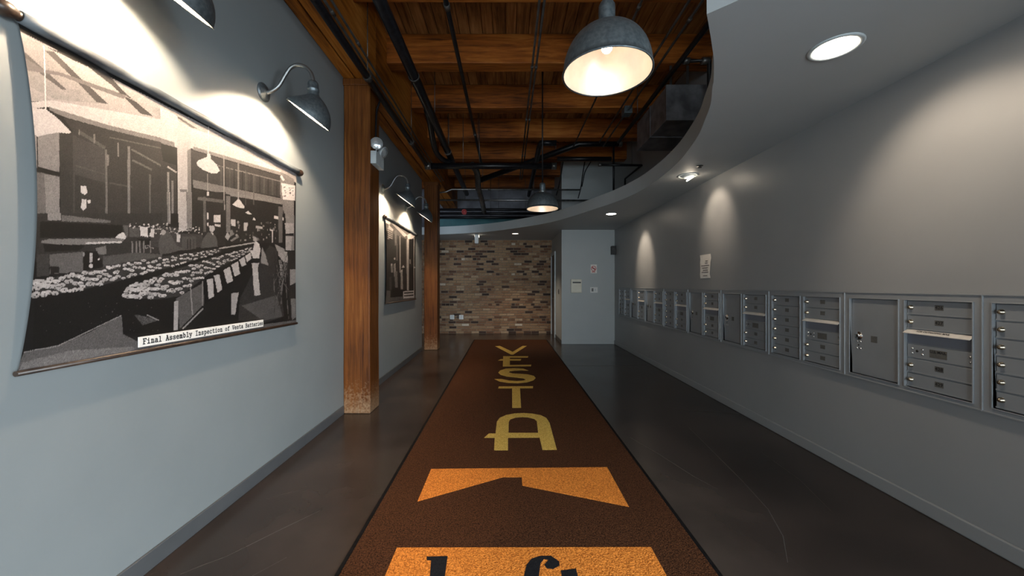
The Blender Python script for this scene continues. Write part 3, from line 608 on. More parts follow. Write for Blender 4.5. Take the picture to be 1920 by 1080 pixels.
for px, lb in ((848, 'white outlet plate low on the brick, nearer the timber post'), (865, 'white outlet plate low on the brick, farther from the post')):
    xx = (px-CX)*YB/FP; zz = EYE-(594.5-CY)*YB/FP; h = .062
    t = thing('wall_outlet', lb, 'outlet', (xx, YB-.012, zz-h), 'outlet plates on the brick wall')
    obj('cover_plate', MB().box((xx-.06, YB-.03, zz-h), (xx+.06, YB-.008, zz+h)), M['white'], t, .003)
    for dz in (.026, -.026): obj('socket', MB().lathe((xx, YB-.03, zz+dz), [(.001, -.002), (.014, -.002), (.016, 0)], 'Y', 12), M['pale'], t)
tag(obj('wall_stain_conduit', MB().box(((865-CX)*YB/FP-.19, YB-.018, EYE-.887), ((865-CX)*YB/FP-.06, YB-.008, EYE-.872)), M['dark']), 'short dark cable joining the two outlet plates on the brick', 'cable')
# ------------------------------------------------------------------ the runner
ZR = .008
def F(px, py): return fl(px, py, ZR)
rug = thing('floor_runner', 'long brown floor runner with gold and orange lettering down the hall', 'rug', (.07, 5, 0))
def rx(y, s): return (-.775-.0065*(y-2) if s < 0 else .958-.004*(y-2))
yn, yf = .55, 9.18
obj('pile', MB().prism([[(rx(yn, -1), yn), (rx(yn, 1), yn), (rx(yf, 1), yf), (rx(yf, -1), yf)]], .0005, ZR), M['rug'], rug)
e = .022; ed = MB()
for s in (-1, 1):
    ed.prism([[(rx(yn, s), yn), (rx(yn, s)+s*e, yn), (rx(yf, s)+s*e, yf), (rx(yf, s), yf)]], .0005, ZR-.002)
ed.prism([[(rx(yf, -1)-e, yf), (rx(yf, 1)+e, yf), (rx(yf, 1)+e, yf+e), (rx(yf, -1)-e, yf+e)]], .0005, ZR-.002)
ed.prism([[(rx(yn, -1)-e, yn-e), (rx(yn, 1)+e, yn-e), (rx(yn, 1)+e, yn), (rx(yn, -1)-e, yn)]], .0005, ZR-.002)
obj('edging', ed, M['rugedge'], rug)
def cr(pts, ox, oy, sc): return [F(ox+a/sc, oy+b/sc) for a, b in pts]
LT = lambda p: cr(p, 900, 640, 4.906)
inl = lambda name, loops, mat, h=.0012, base=ZR: obj(name, MB().prism(loops, base-.002, base+h), M[mat], rug)
inl('letter', [LT([(140,45),(183,42),(300,97),(392,42),(432,42),(306,122),(285,122)])], 'gold')
inl('letter', [LT([(213,137),(445,137),(440,150),(275,150),(275,162),(380,162),(372,178),(275,178),(275,217),(472,215),(468,230),(210,232),(212,178),(165,177),(190,164),(213,163)])], 'gold')
inl('letter', [LT([(448,270),(400,252),(320,247),(240,251),(185,268),(168,288),(190,309),(250,325),(330,333),(400,342),(422,352),(400,361),(340,365),(270,361),(200,347),(132,347),(180,370),(260,383),(350,386),(430,378),(490,360),(512,338),(495,318),(440,304),(370,299),(300,295),(264,286),(275,276),(320,270),(380,267)])], 'gold')
inl('letter', [LT([(172,415),(488,413),(486,432),(368,432),(378,612),(296,613),(295,433),(168,433)])], 'gold')
inl('letter', [LT([(130,1003),(135,888),(37,888),(82,848),(143,848),(155,740),(180,705),(240,678),(320,663),(400,660),(480,665),(560,680),(610,705),(640,750),(707,998),(575,1000),(548,886),(258,888),(257,1003)]),
               LT([(262,842),(265,740),(280,718),(330,702),(390,697),(440,700),(500,715),(522,735),(535,842)])], 'gold')
LO = lambda p: cr(p, 700, 860, 3)
inl('orange_panel', [LO([(325,58),(1315,48),(1438,272),(838,152),(835,105),(728,105),(248,242)])], 'orange')
ya = F(744, 1027)[1]; xa, xb = -.562, .722
inl('orange_panel', [[(xa, ya), (xb, ya+.004), (xb, .95), (xa, .95)]], 'orange')
Q = ZR+.0012
bl_ = lambda loops: inl('letter', loops, 'blackpile', .0012, Q)
l_ = LO([(300,573),(300,553),(418,550),(403,660)]); s_ = LO([(318,660),(325,575)])
bl_([[l_[0], l_[1], l_[2], l_[3], (l_[3][0]-.002, 1.22), (l_[3][0]+.03, 1.2), (s_[0][0]-.03, 1.2), (s_[0][0], 1.22), s_[0], s_[1]]])
f0 = LO([(848,660),(862,600),(890,565),(940,549),(1000,549),(1045,580),(1048,603),(1012,622),(975,618),(962,598),(985,572),(960,566),(940,592),(932,660)])
bl_([f0[:1]+f0[1:]+[(f0[-1][0], 1.22), (f0[-1][0]+.03, 1.2), (f0[0][0]-.03, 1.2), (f0[0][0], 1.22)]])
t0 = LO([(1060,660),(1055,632),(1140,620),(1150,660)])
bl_([[t0[0], t0[1], t0[2], t0[3], (t0[3][0], 1.26), (t0[3][0]+.06, 1.2), (t0[0][0]+.02, 1.2), (t0[0][0], 1.26)]])
def oring(cx, cy, rx_, ry, w_): return [[(cx+math.cos(a)*rx_, cy+math.sin(a)*ry) for a in [i*math.pi/10 for i in range(20)]], [(cx+math.cos(a)*(rx_-w_), cy+math.sin(a)*(ry-.02)) for a in [i*math.pi/10 for i in range(20)]]]
bl_(oring(-.20, 1.37, .12, .17, .06))
sc_ = [(.50, 1.53), (.40, 1.55), (.33, 1.48), (.38, 1.40), (.50, 1.34), (.54, 1.26), (.46, 1.19), (.34, 1.22), (.35, 1.26), (.44, 1.23), (.48, 1.27), (.44, 1.32), (.33, 1.37), (.28, 1.47), (.36, 1.58), (.49, 1.57)]
bl_([sc_])
# ------------------------------------------------------------------ printed banners
class Raster:
    def __init__(s, x0, y0, x1, y1, sc, base):
        s.x0, s.y0, s.sc = x0, y0, sc; s.h, s.w = int((y1-y0)*sc)+1, int((x1-x0)*sc)+1
        s.a = np.full((s.h, s.w), base, np.float32); s.rng = np.random.default_rng(5)
    def poly(s, pts, v, noise=0.0, alpha=1.0):
        p = np.array([((x-s.x0)*s.sc, (y-s.y0)*s.sc) for x, y in pts])
        i0, i1 = max(int(p[:, 0].min()), 0), min(int(p[:, 0].max())+2, s.w); j0, j1 = max(int(p[:, 1].min()), 0), min(int(p[:, 1].max())+2, s.h)
        if i1 <= i0 or j1 <= j0: return
        X, Y = np.meshgrid(np.arange(i0, i1)+.5, np.arange(j0, j1)+.5); ins = np.zeros(X.shape, bool); n = len(p)
        for k in range(n):
            (ax, ay), (bx, by) = p[k], p[(k+1) % n]
            if ay == by: continue
            c = ((ay > Y) != (by > Y)) & (X < (bx-ax)*(Y-ay)/(by-ay)+ax); ins ^= c
        sub = s.a[j0:j1, i0:i1]; val = v*(1+.45*noise*s.rng.standard_normal(X.shape))
        sub[ins] = (sub*(1-alpha)+val*alpha)[ins]
    def line(s, a, b, wd, v, noise=0, alpha=1.0):
        ax, ay = a; bx, by = b; L = math.hypot(bx-ax, by-ay) or 1; nx, ny = -(by-ay)/L*wd/2, (bx-ax)/L*wd/2
        s.poly([(ax+nx, ay+ny), (bx+nx, by+ny), (bx-nx, by-ny), (ax-nx, ay-ny)], v, noise, alpha)
    def blob(s, x, y, rx_, ry, v, noise=0, alpha=1.0): s.poly([(x+rx_*math.cos(i*.5236), y+ry*math.sin(i*.5236)) for i in range(12)], v, noise, alpha)
    def grain(s, amt):
        g = s.rng.standard_normal(s.a.shape); g = (g+np.roll(g, 1, 0)+np.roll(g, 1, 1)+np.roll(np.roll(g, 1, 0), 1, 1))/2
        l = s.rng.standard_normal((s.h//9+2, s.w//9+2)); l = np.kron(l, np.ones((9, 9)))[:s.h, :s.w]
        for _ in range(6): l = (l+np.roll(l, 1, 0)+np.roll(l, -1, 0)+np.roll(l, 1, 1)+np.roll(l, -1, 1))/5
        s.a = np.clip(s.a*(1+amt*g+amt*.5*l)+.003*np.abs(g), .006, .8)
    def at(s, px, py):
        i = np.clip(((px-s.x0)*s.sc).astype(int), 0, s.w-1); j = np.clip(((py-s.y0)*s.sc).astype(int), 0, s.h-1); return s.a[j, i]
def K(pts, ox, oy, sc): return [(ox+a/sc, oy+b/sc) for a, b in pts]
R1 = lambda *p: K(p, 0, 0, 3); R2 = lambda *p: K(p, 0, 360, 3); P8 = lambda *p: K(p, 20, 180, 4.911)
Q1 = lambda *p: K(p, 300, 180, 4.911); P5 = lambda *p: K(p, 20, 400, 6.75); P6 = lambda *p: K(p, 280, 360, 6.75)
ra = Raster(15, 10, 570, 715, 1.6, .018); pr = random.Random(3)
# roof
ra.poly([(20,50),(560,325),(560,345),(333,235),(93,190),(30,190)], .36, .12)
ra.poly(R1((90,190),(260,260),(420,430),(600,585),(300,560),(140,480)), .30, .2)
for q, v in ((((100,290),(140,300),(240,390),(370,505),(345,505),(200,400)), .09), (((250,285),(300,290),(440,430),(605,585),(540,575),(420,450)), .08), (((480,365),(590,400),(700,520),(860,655),(790,640),(640,490)), .07),
             (((255,262),(500,350),(590,398),(480,372)), .03), (((100,370),(330,405),(720,540),(690,556),(330,425),(100,390)), .16), (((960,640),(1010,660),(1110,725),(1080,720)), .08), (((140,330),(240,390),(130,380)), .16), (((700,540),(960,640),(940,690),(760,570)), .34), (((860,600),(1000,640),(1000,690),(900,660)), .30)):
    ra.poly(R1(*q), v, .15)
# main beam and interior under it
ra.poly(P8((120,60),(370,40),(1375,215),(1375,420),(900,270),(340,100),(130,120)), .50, .10)
ra.poly(P8((340,100),(900,270),(1375,385),(1375,425),(900,310),(470,190),(340,130)), .20, .2)
ra.poly(P8((470,200),(900,310),(1375,430),(1375,1080),(440,1080),(440,350),(560,330)), .045, .35)
ra.poly(P8((560,360),(860,490),(860,800),(570,720)), .07, .3)
for a, b, w_, v in (((620,330),(860,480),30,.10), ((900,380),(1375,480),10,.12), ((1100,490),(1375,640),16,.14), ((1110,590),(1290,680),18,.13), ((900,800),(1110,840),14,.09), ((580,640),(850,720),10,.10)):
    a, b = P8(a, b); ra.line(a, b, w_/4.9, v, .3)
for x, y0, y1, w_, v in ((868,490,1080,20,.15), (1078,465,1080,24,.19), (1272,720,1080,18,.13), (560,360,1080,34,.07), (760,350,440,14,.17), (980,430,560,16,.2), (620,310,360,10,.2), (885,540,640,16,.2)):
    ra.line(*P8((x, y0), (x, y1)), w_/4.9, v, .25)
for q in (((628,830),(680,828),(695,890),(670,910),(630,890)), ((640,950),(682,950),(680,1030),(655,1055),(632,1030)), ((690,960),(725,955),(725,985),(700,990))): ra.poly(P8(*q), .55)
# left pillar and big shade
ra.poly(P8((150,240),(215,290),(215,660),(190,660)), .30, .15)
ra.poly(P8((220,290),(430,300),(430,700),(220,650)), .26, .22); ra.poly(P8((200,700),(430,730),(430,1080),(210,1080)), .17, .3); ra.poly(P8((280,720),(430,740),(430,1080),(300,1080)), .26, .25)
ra.poly(P8((185,655),(435,715),(435,745),(185,690)), .02); ra.line(*P8((215,280),(215,660)), 2, .04); ra.poly(P8((430,340),(560,350),(560,1080),(440,1080)), .045, .3)
ra.poly(P8((125,110),(300,120),(400,190),(470,255),(545,335),(520,345),(430,335),(330,350),(220,375),(150,330)), .55, .05)
ra.line((81.5, 85), (82, 205), 2.4, .62)
# centre pillar, right part
ra.poly(Q1((0,100),(155,180),(165,230),(290,300),(460,350),(600,410),(1110,690),(1110,725),(600,560),(280,480),(250,515),(140,475),(0,400)), .50, .08)
ra.poly(Q1((0,385),(130,430),(130,470),(0,435)), .22, .2)
ra.poly(Q1((280,500),(600,590),(1110,735),(1110,930),(290,770)), .06, .3); ra.line(*Q1((300,480),(1110,715)), 6, .24, .2); ra.line(*Q1((530,640),(1110,785)), 2, .2)
for i in range(14): x = 560+i*40; ra.line(*Q1((x, 640+(x-560)*.28), (x, 830+(x-560)*.17)), 2.5, .035 if i % 2 else .09, .3)
ra.poly(Q1((290,770),(1130,945),(1130,1000),(300,845)), .20, .25)
ra.poly(Q1((280,850),(1100,1000),(1100,1080),(280,1080)), .035, .4)
ra.poly(Q1((155,230),(275,300),(280,1080),(155,1080)), .46, .1); ra.poly(Q1((245,500),(280,480),(280,1080),(245,1080)), .22, .2); ra.poly(Q1((170,860),(240,860),(240,910),(190,920)), .2, .2)
ra.poly(Q1((20,600),(140,640),(150,1080),(0,1080),(0,480)), .05, .4)
ra.line(*Q1((60, 650), (145, 705)), 3, .4); ra.line(*Q1((65, 700), (65, 1080)), 4, .25, .3); ra.line(*Q1((105, 780), (105, 1080)), 4, .2, .3)
# pillar foot and mid ground
ra.poly(P6((345,0),(520,0),(520,490),(360,500)), .42, .18); ra.poly(P6((450,0),(522,0),(522,495),(465,490)), .2, .3)
ra.poly(P6((0,0),(205,0),(205,430),(0,430)), .05, .4); ra.line(*P6((225,0),(235,400)), 6, .2, .25); ra.line(*P6((240,0),(245,380)), 1.4, .4)
ra.poly(P6((530,0),(960,0),(960,700),(530,560)), .03, .4); ra.line(*P6((690,60),(690,500)), 5, .12, .3); ra.line(*P6((600,80),(930,120)), 6, .13, .3)
ra.poly(P6((965,50),(1025,50),(1025,510),(970,510)), .17, .3); ra.poly(P6((1025,10),(1680,110),(1680,150),(1025,50)), .22, .2)
ra.poly(P6((1025,60),(1640,150),(1640,640),(1025,640)), .026, .5)
for i in range(60): ra.blob(*K([(pr.uniform(1030, 1620), pr.uniform(380, 620))], 280, 360, 6.75)[0], pr.uniform(.6, 2), pr.uniform(.8, 3), pr.choice((.02, .1, .2, .3)))
for q, v in ((((805,290),(895,292),(895,385),(808,385)), .52), (((820,405),(895,415),(895,442),(822,432)), .5), (((1030,345),(1090,350),(1088,436),(1032,425)), .48), (((1192,390),(1255,390),(1230,490),(1196,495)), .42), (((1350,425),(1440,440),(1440,470),(1355,460)), .36),
             (((1535,470),(1575,480),(1575,640),(1562,640),(1562,495),(1535,490)), .5), (((1585,298),(1710,325),(1710,362),(1585,335)), .55), (((1640,180),(1700,190),(1690,640),(1645,640)), .14), (((720,0),(748,0),(745,48),(722,45)), .55), (((720,260),(738,260),(738,345),(722,345)), .5), (((722,390),(740,390),(740,432),(724,432)), .5)):
    ra.poly(P6(*q), v, .06)
for q in (((1050,160),(1120,90),(1140,95),(1205,185),(1200,210),(1120,195)), ((1212,262),(1250,238),(1300,282),(1255,280)), ((1310,352),(1328,318),(1356,362))): ra.poly(P6(*q), .55, .05)
ra.poly(Q1((330,612),(350,590),(430,560),(430,530),(460,530),(465,580),(520,630),(547,690),(520,712),(470,712),(390,680),(340,640)), .58, .03)
for a, b, w_, v in (((445,270),(440,540),1.4,.6), ((433,715),(433,900),1.6,.35), ((585,540),(590,1050),1.8,.3), ((722,610),(722,945),2.4,.22), ((790,680),(790,1000),1.3,.15), ((865,720),(865,1000),1.3,.12)): ra.line(*Q1(a, b), w_, v)
ra.blob(*Q1((433,905))[0], 2, 3, .5); ra.line(*P6((1128,0),(1128,90)), 1.2, .4)
ra.poly(Q1((1110,700),(1160,720),(1240,770),(1240,1080),(1150,1080),(1110,900)), .22, .2); ra.line(*Q1((1115,735),(1145,780)), 4, .6)
ra.poly([(528,343),(554,348),(554,376),(531,374)], .62)
for i in range(14): x = pr.uniform(532, 552); yy = 352+5*(i % 4); ra.line((x, yy), (x+2.5, yy+pr.uniform(-2, 2)), 1.2, .06)
ra.poly(P6((1730,100),(1840,110),(1845,740),(1735,740)), .24, .25); ra.poly(P6((1720,390),(1835,400),(1835,520),(1740,530)), .38, .12); ra.poly(P6((1740,560),(1820,560),(1800,740),(1735,740)), .36, .15)
ra.poly(P6((1735,530),(1840,520),(1840,560),(1735,550)), .03); ra.poly(P6((1640,740),(1850,770),(1860,880),(1720,900),(1640,800)), .34, .2); ra.poly(P6((1600,660),(1720,720),(1720,790),(1620,740)), .28, .3)
ra.poly(P6((1720,890),(1860,890),(1860,1080),(1720,1080)), .05, .4); ra.poly(P6((1780,990),(1855,980),(1855,1080),(1780,1080)), .36, .1); ra.line(*P6((1665,860),(1690,1060)), 5, .3, .2); ra.line(*P6((1620,880),(1640,1080)), 3, .2)
# left benches
ra.poly(P5((275,0),(1900,0),(1900,560),(275,620)), .04, .35)
ra.poly(P5((430,0),(610,0),(610,85),(430,90)), .28, .15); ra.poly(P5((620,20),(1250,90),(1250,120),(620,100)), .16, .4)
ra.poly(P5((330,100),(1400,150),(1400,300),(330,310)), .014, .4)
ra.poly(P5((345,350),(450,325),(1420,315),(1400,360),(930,395),(600,400),(345,375)), .20, .25); ra.line(*P5((930,380),(1390,362)), 3.4, .50, .3)
ra.poly(P5((1305,310),(1345,265),(1410,238),(1448,300),(1430,330)), .56, .05)
ra.poly(P5((370,385),(930,405),(850,470),(400,490)), .015, .3)
ra.poly(P5((460,520),(900,485),(900,740),(600,760),(470,770)), .14, .25); ra.poly(P5((470,670),(590,670),(590,750),(480,770)), .02); ra.poly(P5((1060,440),(1190,410),(1195,520),(1070,520)), .19, .15)
ra.poly(P5((1150,545),(1560,495),(1900,520),(1900,600),(1350,660),(1150,690)), .10, .3); ra.poly(P5((290,520),(450,510),(460,790),(290,800)), .06, .4)
ra.poly(P5((900,480),(1080,480),(1140,640),(1130,720),(900,740)), .012, .3); ra.poly(P5((985,500),(1020,500),(1020,620),(985,620)), .42, .3); ra.blob(*P5((1000,665))[0], 4, 4, .5); ra.blob(*P5((1097,580))[0], 1.7, 1.7, .6); ra.blob(*P5((905,520))[0], 2, 4, .3)
for q in (((1620,165),(1715,175),(1720,300),(1625,285)), ((1765,195),(1805,210),(1785,300),(1740,285)), ((1805,250),(1845,255),(1840,290),(1805,285))): ra.poly(P5(*q), .56, .05)
ra.poly(P5((1400,150),(1470,150),(1470,290),(1450,310)), .12, .3); ra.poly(P5((1480,180),(1610,180),(1610,300),(1480,300)), .10, .3)
for i in range(46): ra.blob(*P5((pr.uniform(1480, 2000), pr.uniform(125, 190)))[0], pr.uniform(.7, 2.2), pr.uniform(.7, 2), pr.choice((.5, .35, .55, .03)))
ra.poly(P5((1580,320),(1850,330),(1850,420),(1680,400)), .015, .3)
for x in (1520, 1575, 1615, 1665, 1750): ra.line(*P5((x, 350), (x+5, 500)), 2.4, .2, .2)
for i in range(30): ra.blob(*P5((pr.uniform(1680, 1900), pr.uniform(405, 445)))[0], 1, 1, .3)
# mid benches and workers
ra.poly(P6((0,440),(340,450),(340,520),(660,540),(660,700),(0,700)), .06, .4)
for i in range(70): ra.blob(*P6((pr.uniform(0, 660), pr.uniform(440, 480)+(50 if pr.random() < .5 else 0)))[0], pr.uniform(.6, 1.8), pr.uniform(.6, 1.6), pr.choice((.45, .3, .02, .55)))
ra.poly(P6((345,510),(350,500),(345,440)), .3)
ra.poly(P6((400,560),(580,560),(580,720),(400,740)), .09, .3)
for x in (470, 505, 550): ra.line(*P6((x, 600), (x, 720)), 1.4, .03)
ra.poly(P6((330,530),(380,540),(375,640),(335,630)), .5, .05); ra.poly(P6((0,470),(50,470),(40,580),(0,570)), .5, .05)
ra.poly(P6((95,640),(140,520),(220,490),(270,560),(330,680),(440,720),(260,770),(120,790)), .10, .25); ra.blob(*P6((160,510))[0], 4.5, 5, .35)
ra.poly(P6((640,710),(670,590),(730,510),(800,520),(845,580),(860,690),(780,700)), .10, .15); ra.poly(P6((745,425),(815,425),(818,480),(790,510),(755,490)), .42); ra.poly(P6((735,420),(760,385),(810,395),(825,430)), .03); ra.poly(P6((760,495),(800,520),(795,545)), .5)
ra.poly(P6((955,570),(985,500),(1020,560),(990,620)), .36, .1); ra.poly(P6((1010,490),(1050,480),(1060,540),(1015,570)), .2); ra.line(*P6((1030, 620), (1130, 560)), 4, .2)
# battery rows
def row(up, lo, n, big, small, seed):
    q = random.Random(seed)
    ra.poly([*up, *lo[::-1]], .05, .4)
    def lerp(P, t):
        L = [0]
        for a, b in zip(P, P[1:]): L.append(L[-1]+math.dist(a, b))
        d = t*L[-1]
        for i in range(len(P)-1):
            if d <= L[i+1] or i == len(P)-2:
                s = (d-L[i])/(L[i+1]-L[i] or 1); return (P[i][0]+(P[i+1][0]-P[i][0])*s, P[i][1]+(P[i+1][1]-P[i][1])*s)
    for i in range(n):
        t = (i/n); sz = big+(small-big)*t**.7
        m = 3
        for j in range(m):
            s = (j+.5)/m+q.uniform(-.12, .12); tt = min(max(t+q.uniform(-.5, .5)/n, 0), 1)
            a, b = lerp(up, tt), lerp(lo, tt); x, y = a[0]+(b[0]-a[0])*s, a[1]+(b[1]-a[1])*s
            ra.blob(x, y, sz*1.5*q.uniform(.8, 1.2), sz*.8, q.uniform(.36, .56), .06)
            ra.blob(x+sz*q.uniform(-.4, .6), y+sz*.35, sz*.35, sz*.25, .02)
            ra.line((x-sz*1.3, y-sz*.9), (x+sz, y-sz*1.0), .9, .02)
ra.poly(R2((180,560),(700,480),(1240,340),(1400,300),(1240,420),(700,590),(690,830),(180,890)), .014, .4)
row(R2((180,500),(420,455),(700,395),(1000,350),(1240,315)), R2((180,590),(420,560),(700,490),(1000,410),(1240,338)), 46, 6.0, 1.5, 1)
ra.poly(R2((1000,430),(1420,320),(1430,400),(1300,520),(1140,640),(1000,780),(690,800),(690,590)), .014, .4)
row(R2((720,530),(860,480),(1000,430),(1200,365),(1425,305)), R2((700,590),(880,605),(1010,585),(1200,440),(1425,330)), 46, 5.6, 1.3, 2)
ra.line(*R2((1230,318),(1440,284)), 2.4, .38, .2)
ra.poly(R2((985,600),(1140,510),(1145,630),(1010,770)), .12, .35); ra.poly(R2((975,615),(1000,612),(1000,775),(975,780)), .40, .1); ra.line(*R2((1025,770),(1140,655)), 2.5, .3); ra.line(*R2((1068,540),(1080,690)), 2, .3); ra.line(*R2((1135,500),(1138,640)), 2, .25)
for q in (((1160,492),(1195,486),(1202,588),(1172,602)), ((1200,470),(1232,462),(1248,550),(1222,566)), ((1255,440),(1292,420),(1310,500),(1276,516)), ((1300,410),(1338,390),(1350,460),(1320,476)), ((1345,382),(1375,362),(1385,410),(1360,420)), ((1380,360),(1412,340),(1415,376),(1390,395))): ra.poly(R2(*q), .46, .08)
# aisle at right with the worker in white
ra.poly(R2((1350,600),(1440,420),(1520,300),(1560,320),(1600,700),(1480,740),(1340,720)), .045, .5); ra.poly(R2((1360,640),(1560,580),(1590,700),(1480,725)), .11, .3)
ra.poly(P6((1430,690),(1480,800),(1515,930),(1420,900)), .26, .1)
ra.poly(P6((1310,545),(1360,540),(1365,600),(1350,640),(1318,610)), .34); ra.poly(P6((1305,560),(1330,535),(1372,545),(1368,580),(1340,565)), .04)
ra.poly(P6((1330,640),(1350,622),(1395,655),(1412,730),(1395,840),(1315,840),(1285,760),(1265,740),(1320,735)), .50, .06)
ra.poly(R2((1418,400),(1460,400),(1452,430),(1466,580),(1432,584),(1424,470)), .46, .08)
ra.poly(R2((1300,570),(1342,565),(1322,690),(1300,690)), .38, .1)
for i in range(40): ra.line((pr.uniform(512, 545), pr.uniform(470, 560)), (pr.uniform(512, 548), pr.uniform(480, 600)), 1, pr.choice((.02, .2, .03)), 0, .7)
ra.poly([(540,470),(556,472),(556,600),(544,600)], .03, .5); ra.poly([(545,505),(556,505),(556,530),(545,535)], .3, .2); ra.poly([(546,560),(555,560),(555,595),(548,600)], .2, .3)
# floor lower left
ra.poly(R2((100,980),(130,900),(330,860),(500,790),(680,690),(690,800),(770,840),(1665,720),(1665,760),(100,1010)), .14, .35)
ra.poly(R2((120,960),(400,890),(750,870),(760,900),(110,1000)), .22, .4); ra.line(*R2((130,900),(330,865)), 1.5, .3, .4); ra.line(*R2((330,862),(680,694)), 1.6, .3, .4)
ra.poly(R2((750,690),(770,690),(890,720),(800,750)), .10, .8); ra.line(*R2((820,690),(890,722)), 1.6, .35)
for i in range(50): ra.blob(pr.uniform(60, 330), pr.uniform(560, 640), .6, .6, .3, 0, .5)
ra.grain(.07)
rb = Raster(712, 395, 790, 580, 2.5, .02); G7 = lambda *p: K(p, 700, 390, 5.684)
rb.poly(G7((110,100),(460,270),(440,330),(350,330),(130,240)), .10, .3)
for q, v in ((((180,150),(200,140),(360,290),(330,310)), .40), (((130,110),(190,150),(170,180),(120,150)), .4), (((360,290),(400,265),(450,285),(430,320),(370,345)), .48), (((165,180),(215,230),(205,250),(160,210)), .45), (((195,140),(410,260),(380,270),(250,190)), .06)): rb.poly(G7(*q), v, .15)
for i in range(7): rb.line(*G7((150, 215+i*22), (205, 250+i*20)), 1.6, .35, .2)
rb.poly(G7((130,330),(460,330),(450,960),(130,960)), .014, .5)
for x, y0, y1, w_, v in ((235,240,400,22,.16), (248,380,560,12,.10), (283,300,690,9,.32), (370,330,880,20,.34), (436,320,880,6,.35), (355,340,700,8,.14)): rb.line(*G7((x, y0), (x, y1)), w_/5.68, v, .2)
rb.poly(G7((300,635),(318,605),(332,635)), .45); rb.poly(G7((430,640),(436,620),(460,640)), .5)
for x, y, w_, h_, v in ((195,640,12,80,.22), (225,660,14,120,.26), (240,760,18,150,.16), (300,760,14,180,.26), (395,570,8,40,.2), (180,800,14,120,.06)): rb.poly(G7((x-w_, y-h_*.5), (x+w_*.6, y-h_*.6), (x+w_, y+h_*.6), (x-w_*.6, y+h_*.6)), v, .4)
for x, y in ((190,605), (222,540), (300,670)): rb.blob(*G7((x, y))[0], 1.6, 2.2, .4)
rb.poly(G7((120,960),(460,930),(460,970),(120,1020)), .12, .6); rb.poly(G7((140,880),(180,880),(180,980),(130,990)), .12, .3)
rb.poly(G7((318,888),(436,880),(436,955),(320,965)), .5)
for yy in (905, 935): rb.line(*G7((326, yy+2), (430, yy-6)), 2.6, .05, .6)
rb.grain(.08)
def print_mat():
    m, t, b = nt('banner_print'); a = N(t, 'ShaderNodeAttribute'); a.attribute_name = 'print'
    t.links.new(a.outputs['Color'], b.inputs['Base Color']); b.inputs['Roughness'].default_value = .6; b.inputs['Specular IOR Level'].default_value = .25; return m
M['print'] = print_mat()
def banner(ras, cols, rows, xl, xr, ztop, zbot, label, curl):
    # columns are spaced so that the print is finest where the cloth is nearest
    yc = lambda px, off: (1.66-off)*FP/((CX-px)-.0147*FP)
    off = .022; y0, y1 = yc(xl, off), yc(xr, off)
    t = thing('photo_banner', label, 'banner', (wl((y0+y1)/2)+.02, (y0+y1)/2, zbot), 'photograph banners on the grey wall')
    us = np.linspace(0, 1, cols); pxs = xl+(xr-xl)*us; ys = np.array([yc(p, off) for p in pxs]); vs = np.linspace(0, 1, rows)
    Yg, Vg = np.meshgrid(ys, vs); s = (Yg-y0)/(y1-y0)
    bow = np.sin(np.pi*np.clip(Vg, 0, 1))**.75
    Yg = Yg+curl*bow*np.exp(-s*9); Zg = zbot+(ztop-zbot)*Vg
    Xg = -(1.66+.0147*Yg)+off+.012*np.sin(s*5)*bow*.5+curl*.3*np.exp(-s*14)*bow
    dx = 953+FP*(-(1.66+.0147*Yg)+off)/Yg; dy = CY-FP*(Zg-EYE)/Yg
    c = ras.at(dx, dy)**1.2*.72; co = np.stack([Xg, Yg, Zg], -1).reshape(-1, 3)-np.array(t.location)
    idx = np.arange(rows*cols).reshape(rows, cols)
    f = np.stack([idx[:-1, :-1], idx[:-1, 1:], idx[1:, 1:], idx[1:, :-1]], -1).reshape(-1, 4)
    me = bpy.data.meshes.new('printed_cloth'); me.vertices.add(len(co)); me.vertices.foreach_set('co', co.ravel().astype(np.float32))
    me.loops.add(f.size); me.loops.foreach_set('vertex_index', f.ravel().astype(np.int32)); me.polygons.add(len(f))
    me.polygons.foreach_set('loop_start', np.arange(0, f.size, 4, dtype=np.int32)); me.polygons.foreach_set('loop_total', np.full(len(f), 4, np.int32))
    me.update(calc_edges=True); me.validate()
    at = me.color_attributes.new('print', 'FLOAT_COLOR', 'POINT'); c = c.ravel()
    at.data.foreach_set('color', np.stack([c*1.05, c*.97, c*.95, np.ones_like(c)], -1).ravel().astype(np.float32))
    me.polygons.foreach_set('use_smooth', [True]*len(f)); me.materials.append(M['print'])
    o = bpy.data.objects.new('printed_cloth', me); COL.objects.link(o); o.parent = t
    def at_(y, z, d=0.03): return Vector((wl(y)+d, y, z))
    obj('top_sleeve', MB().tube([at_(y0+(y1-y0)*i/24, ztop+.008, .03) for i in range(25)], [.021+.002*math.sin(i*1.9) for i in range(25)], 14), M['rod'], t)
    for y_, d in ((y0, -1), (y1, 1)):
        pts = [at_(y_+d*q, ztop+.008) for q in (-.005, .004, .012, .03, .045, .06, .07)]
        obj('rod_end', MB().tube(pts, [.02, .016, .018, .026, .026, .019, .008], 14), M['capwood'], t)
    obj('bottom_hem', MB().tube([at_(y0-.006, zbot-.004, .026), at_((y0+y1)/2, zbot-.004, .026), at_(y1, zbot-.004, .026)], .0095, 10), M['capwood'], t)
    return t, y0, y1
b1, ya_, yb_ = banner(ra, 527, 400, 31, 555.5, EYE+.90, EYE-.292, 'large black and white factory photograph banner captioned in typewriter letters, near the camera', .045)
cy0, cy1 = 1.672, 2.54
def capq(y, z, d): return (wl(y)+d, y, z)
cap = MB().hexa([capq(cy0, EYE-.276, .026), capq(cy0, EYE-.276, .031), capq(cy1, EYE-.276, .031), capq(cy1, EYE-.276, .026),
                 capq(cy0, EYE-.230, .026), capq(cy0, EYE-.230, .031), capq(cy1, EYE-.230, .031), capq(cy1, EYE-.230, .026)])
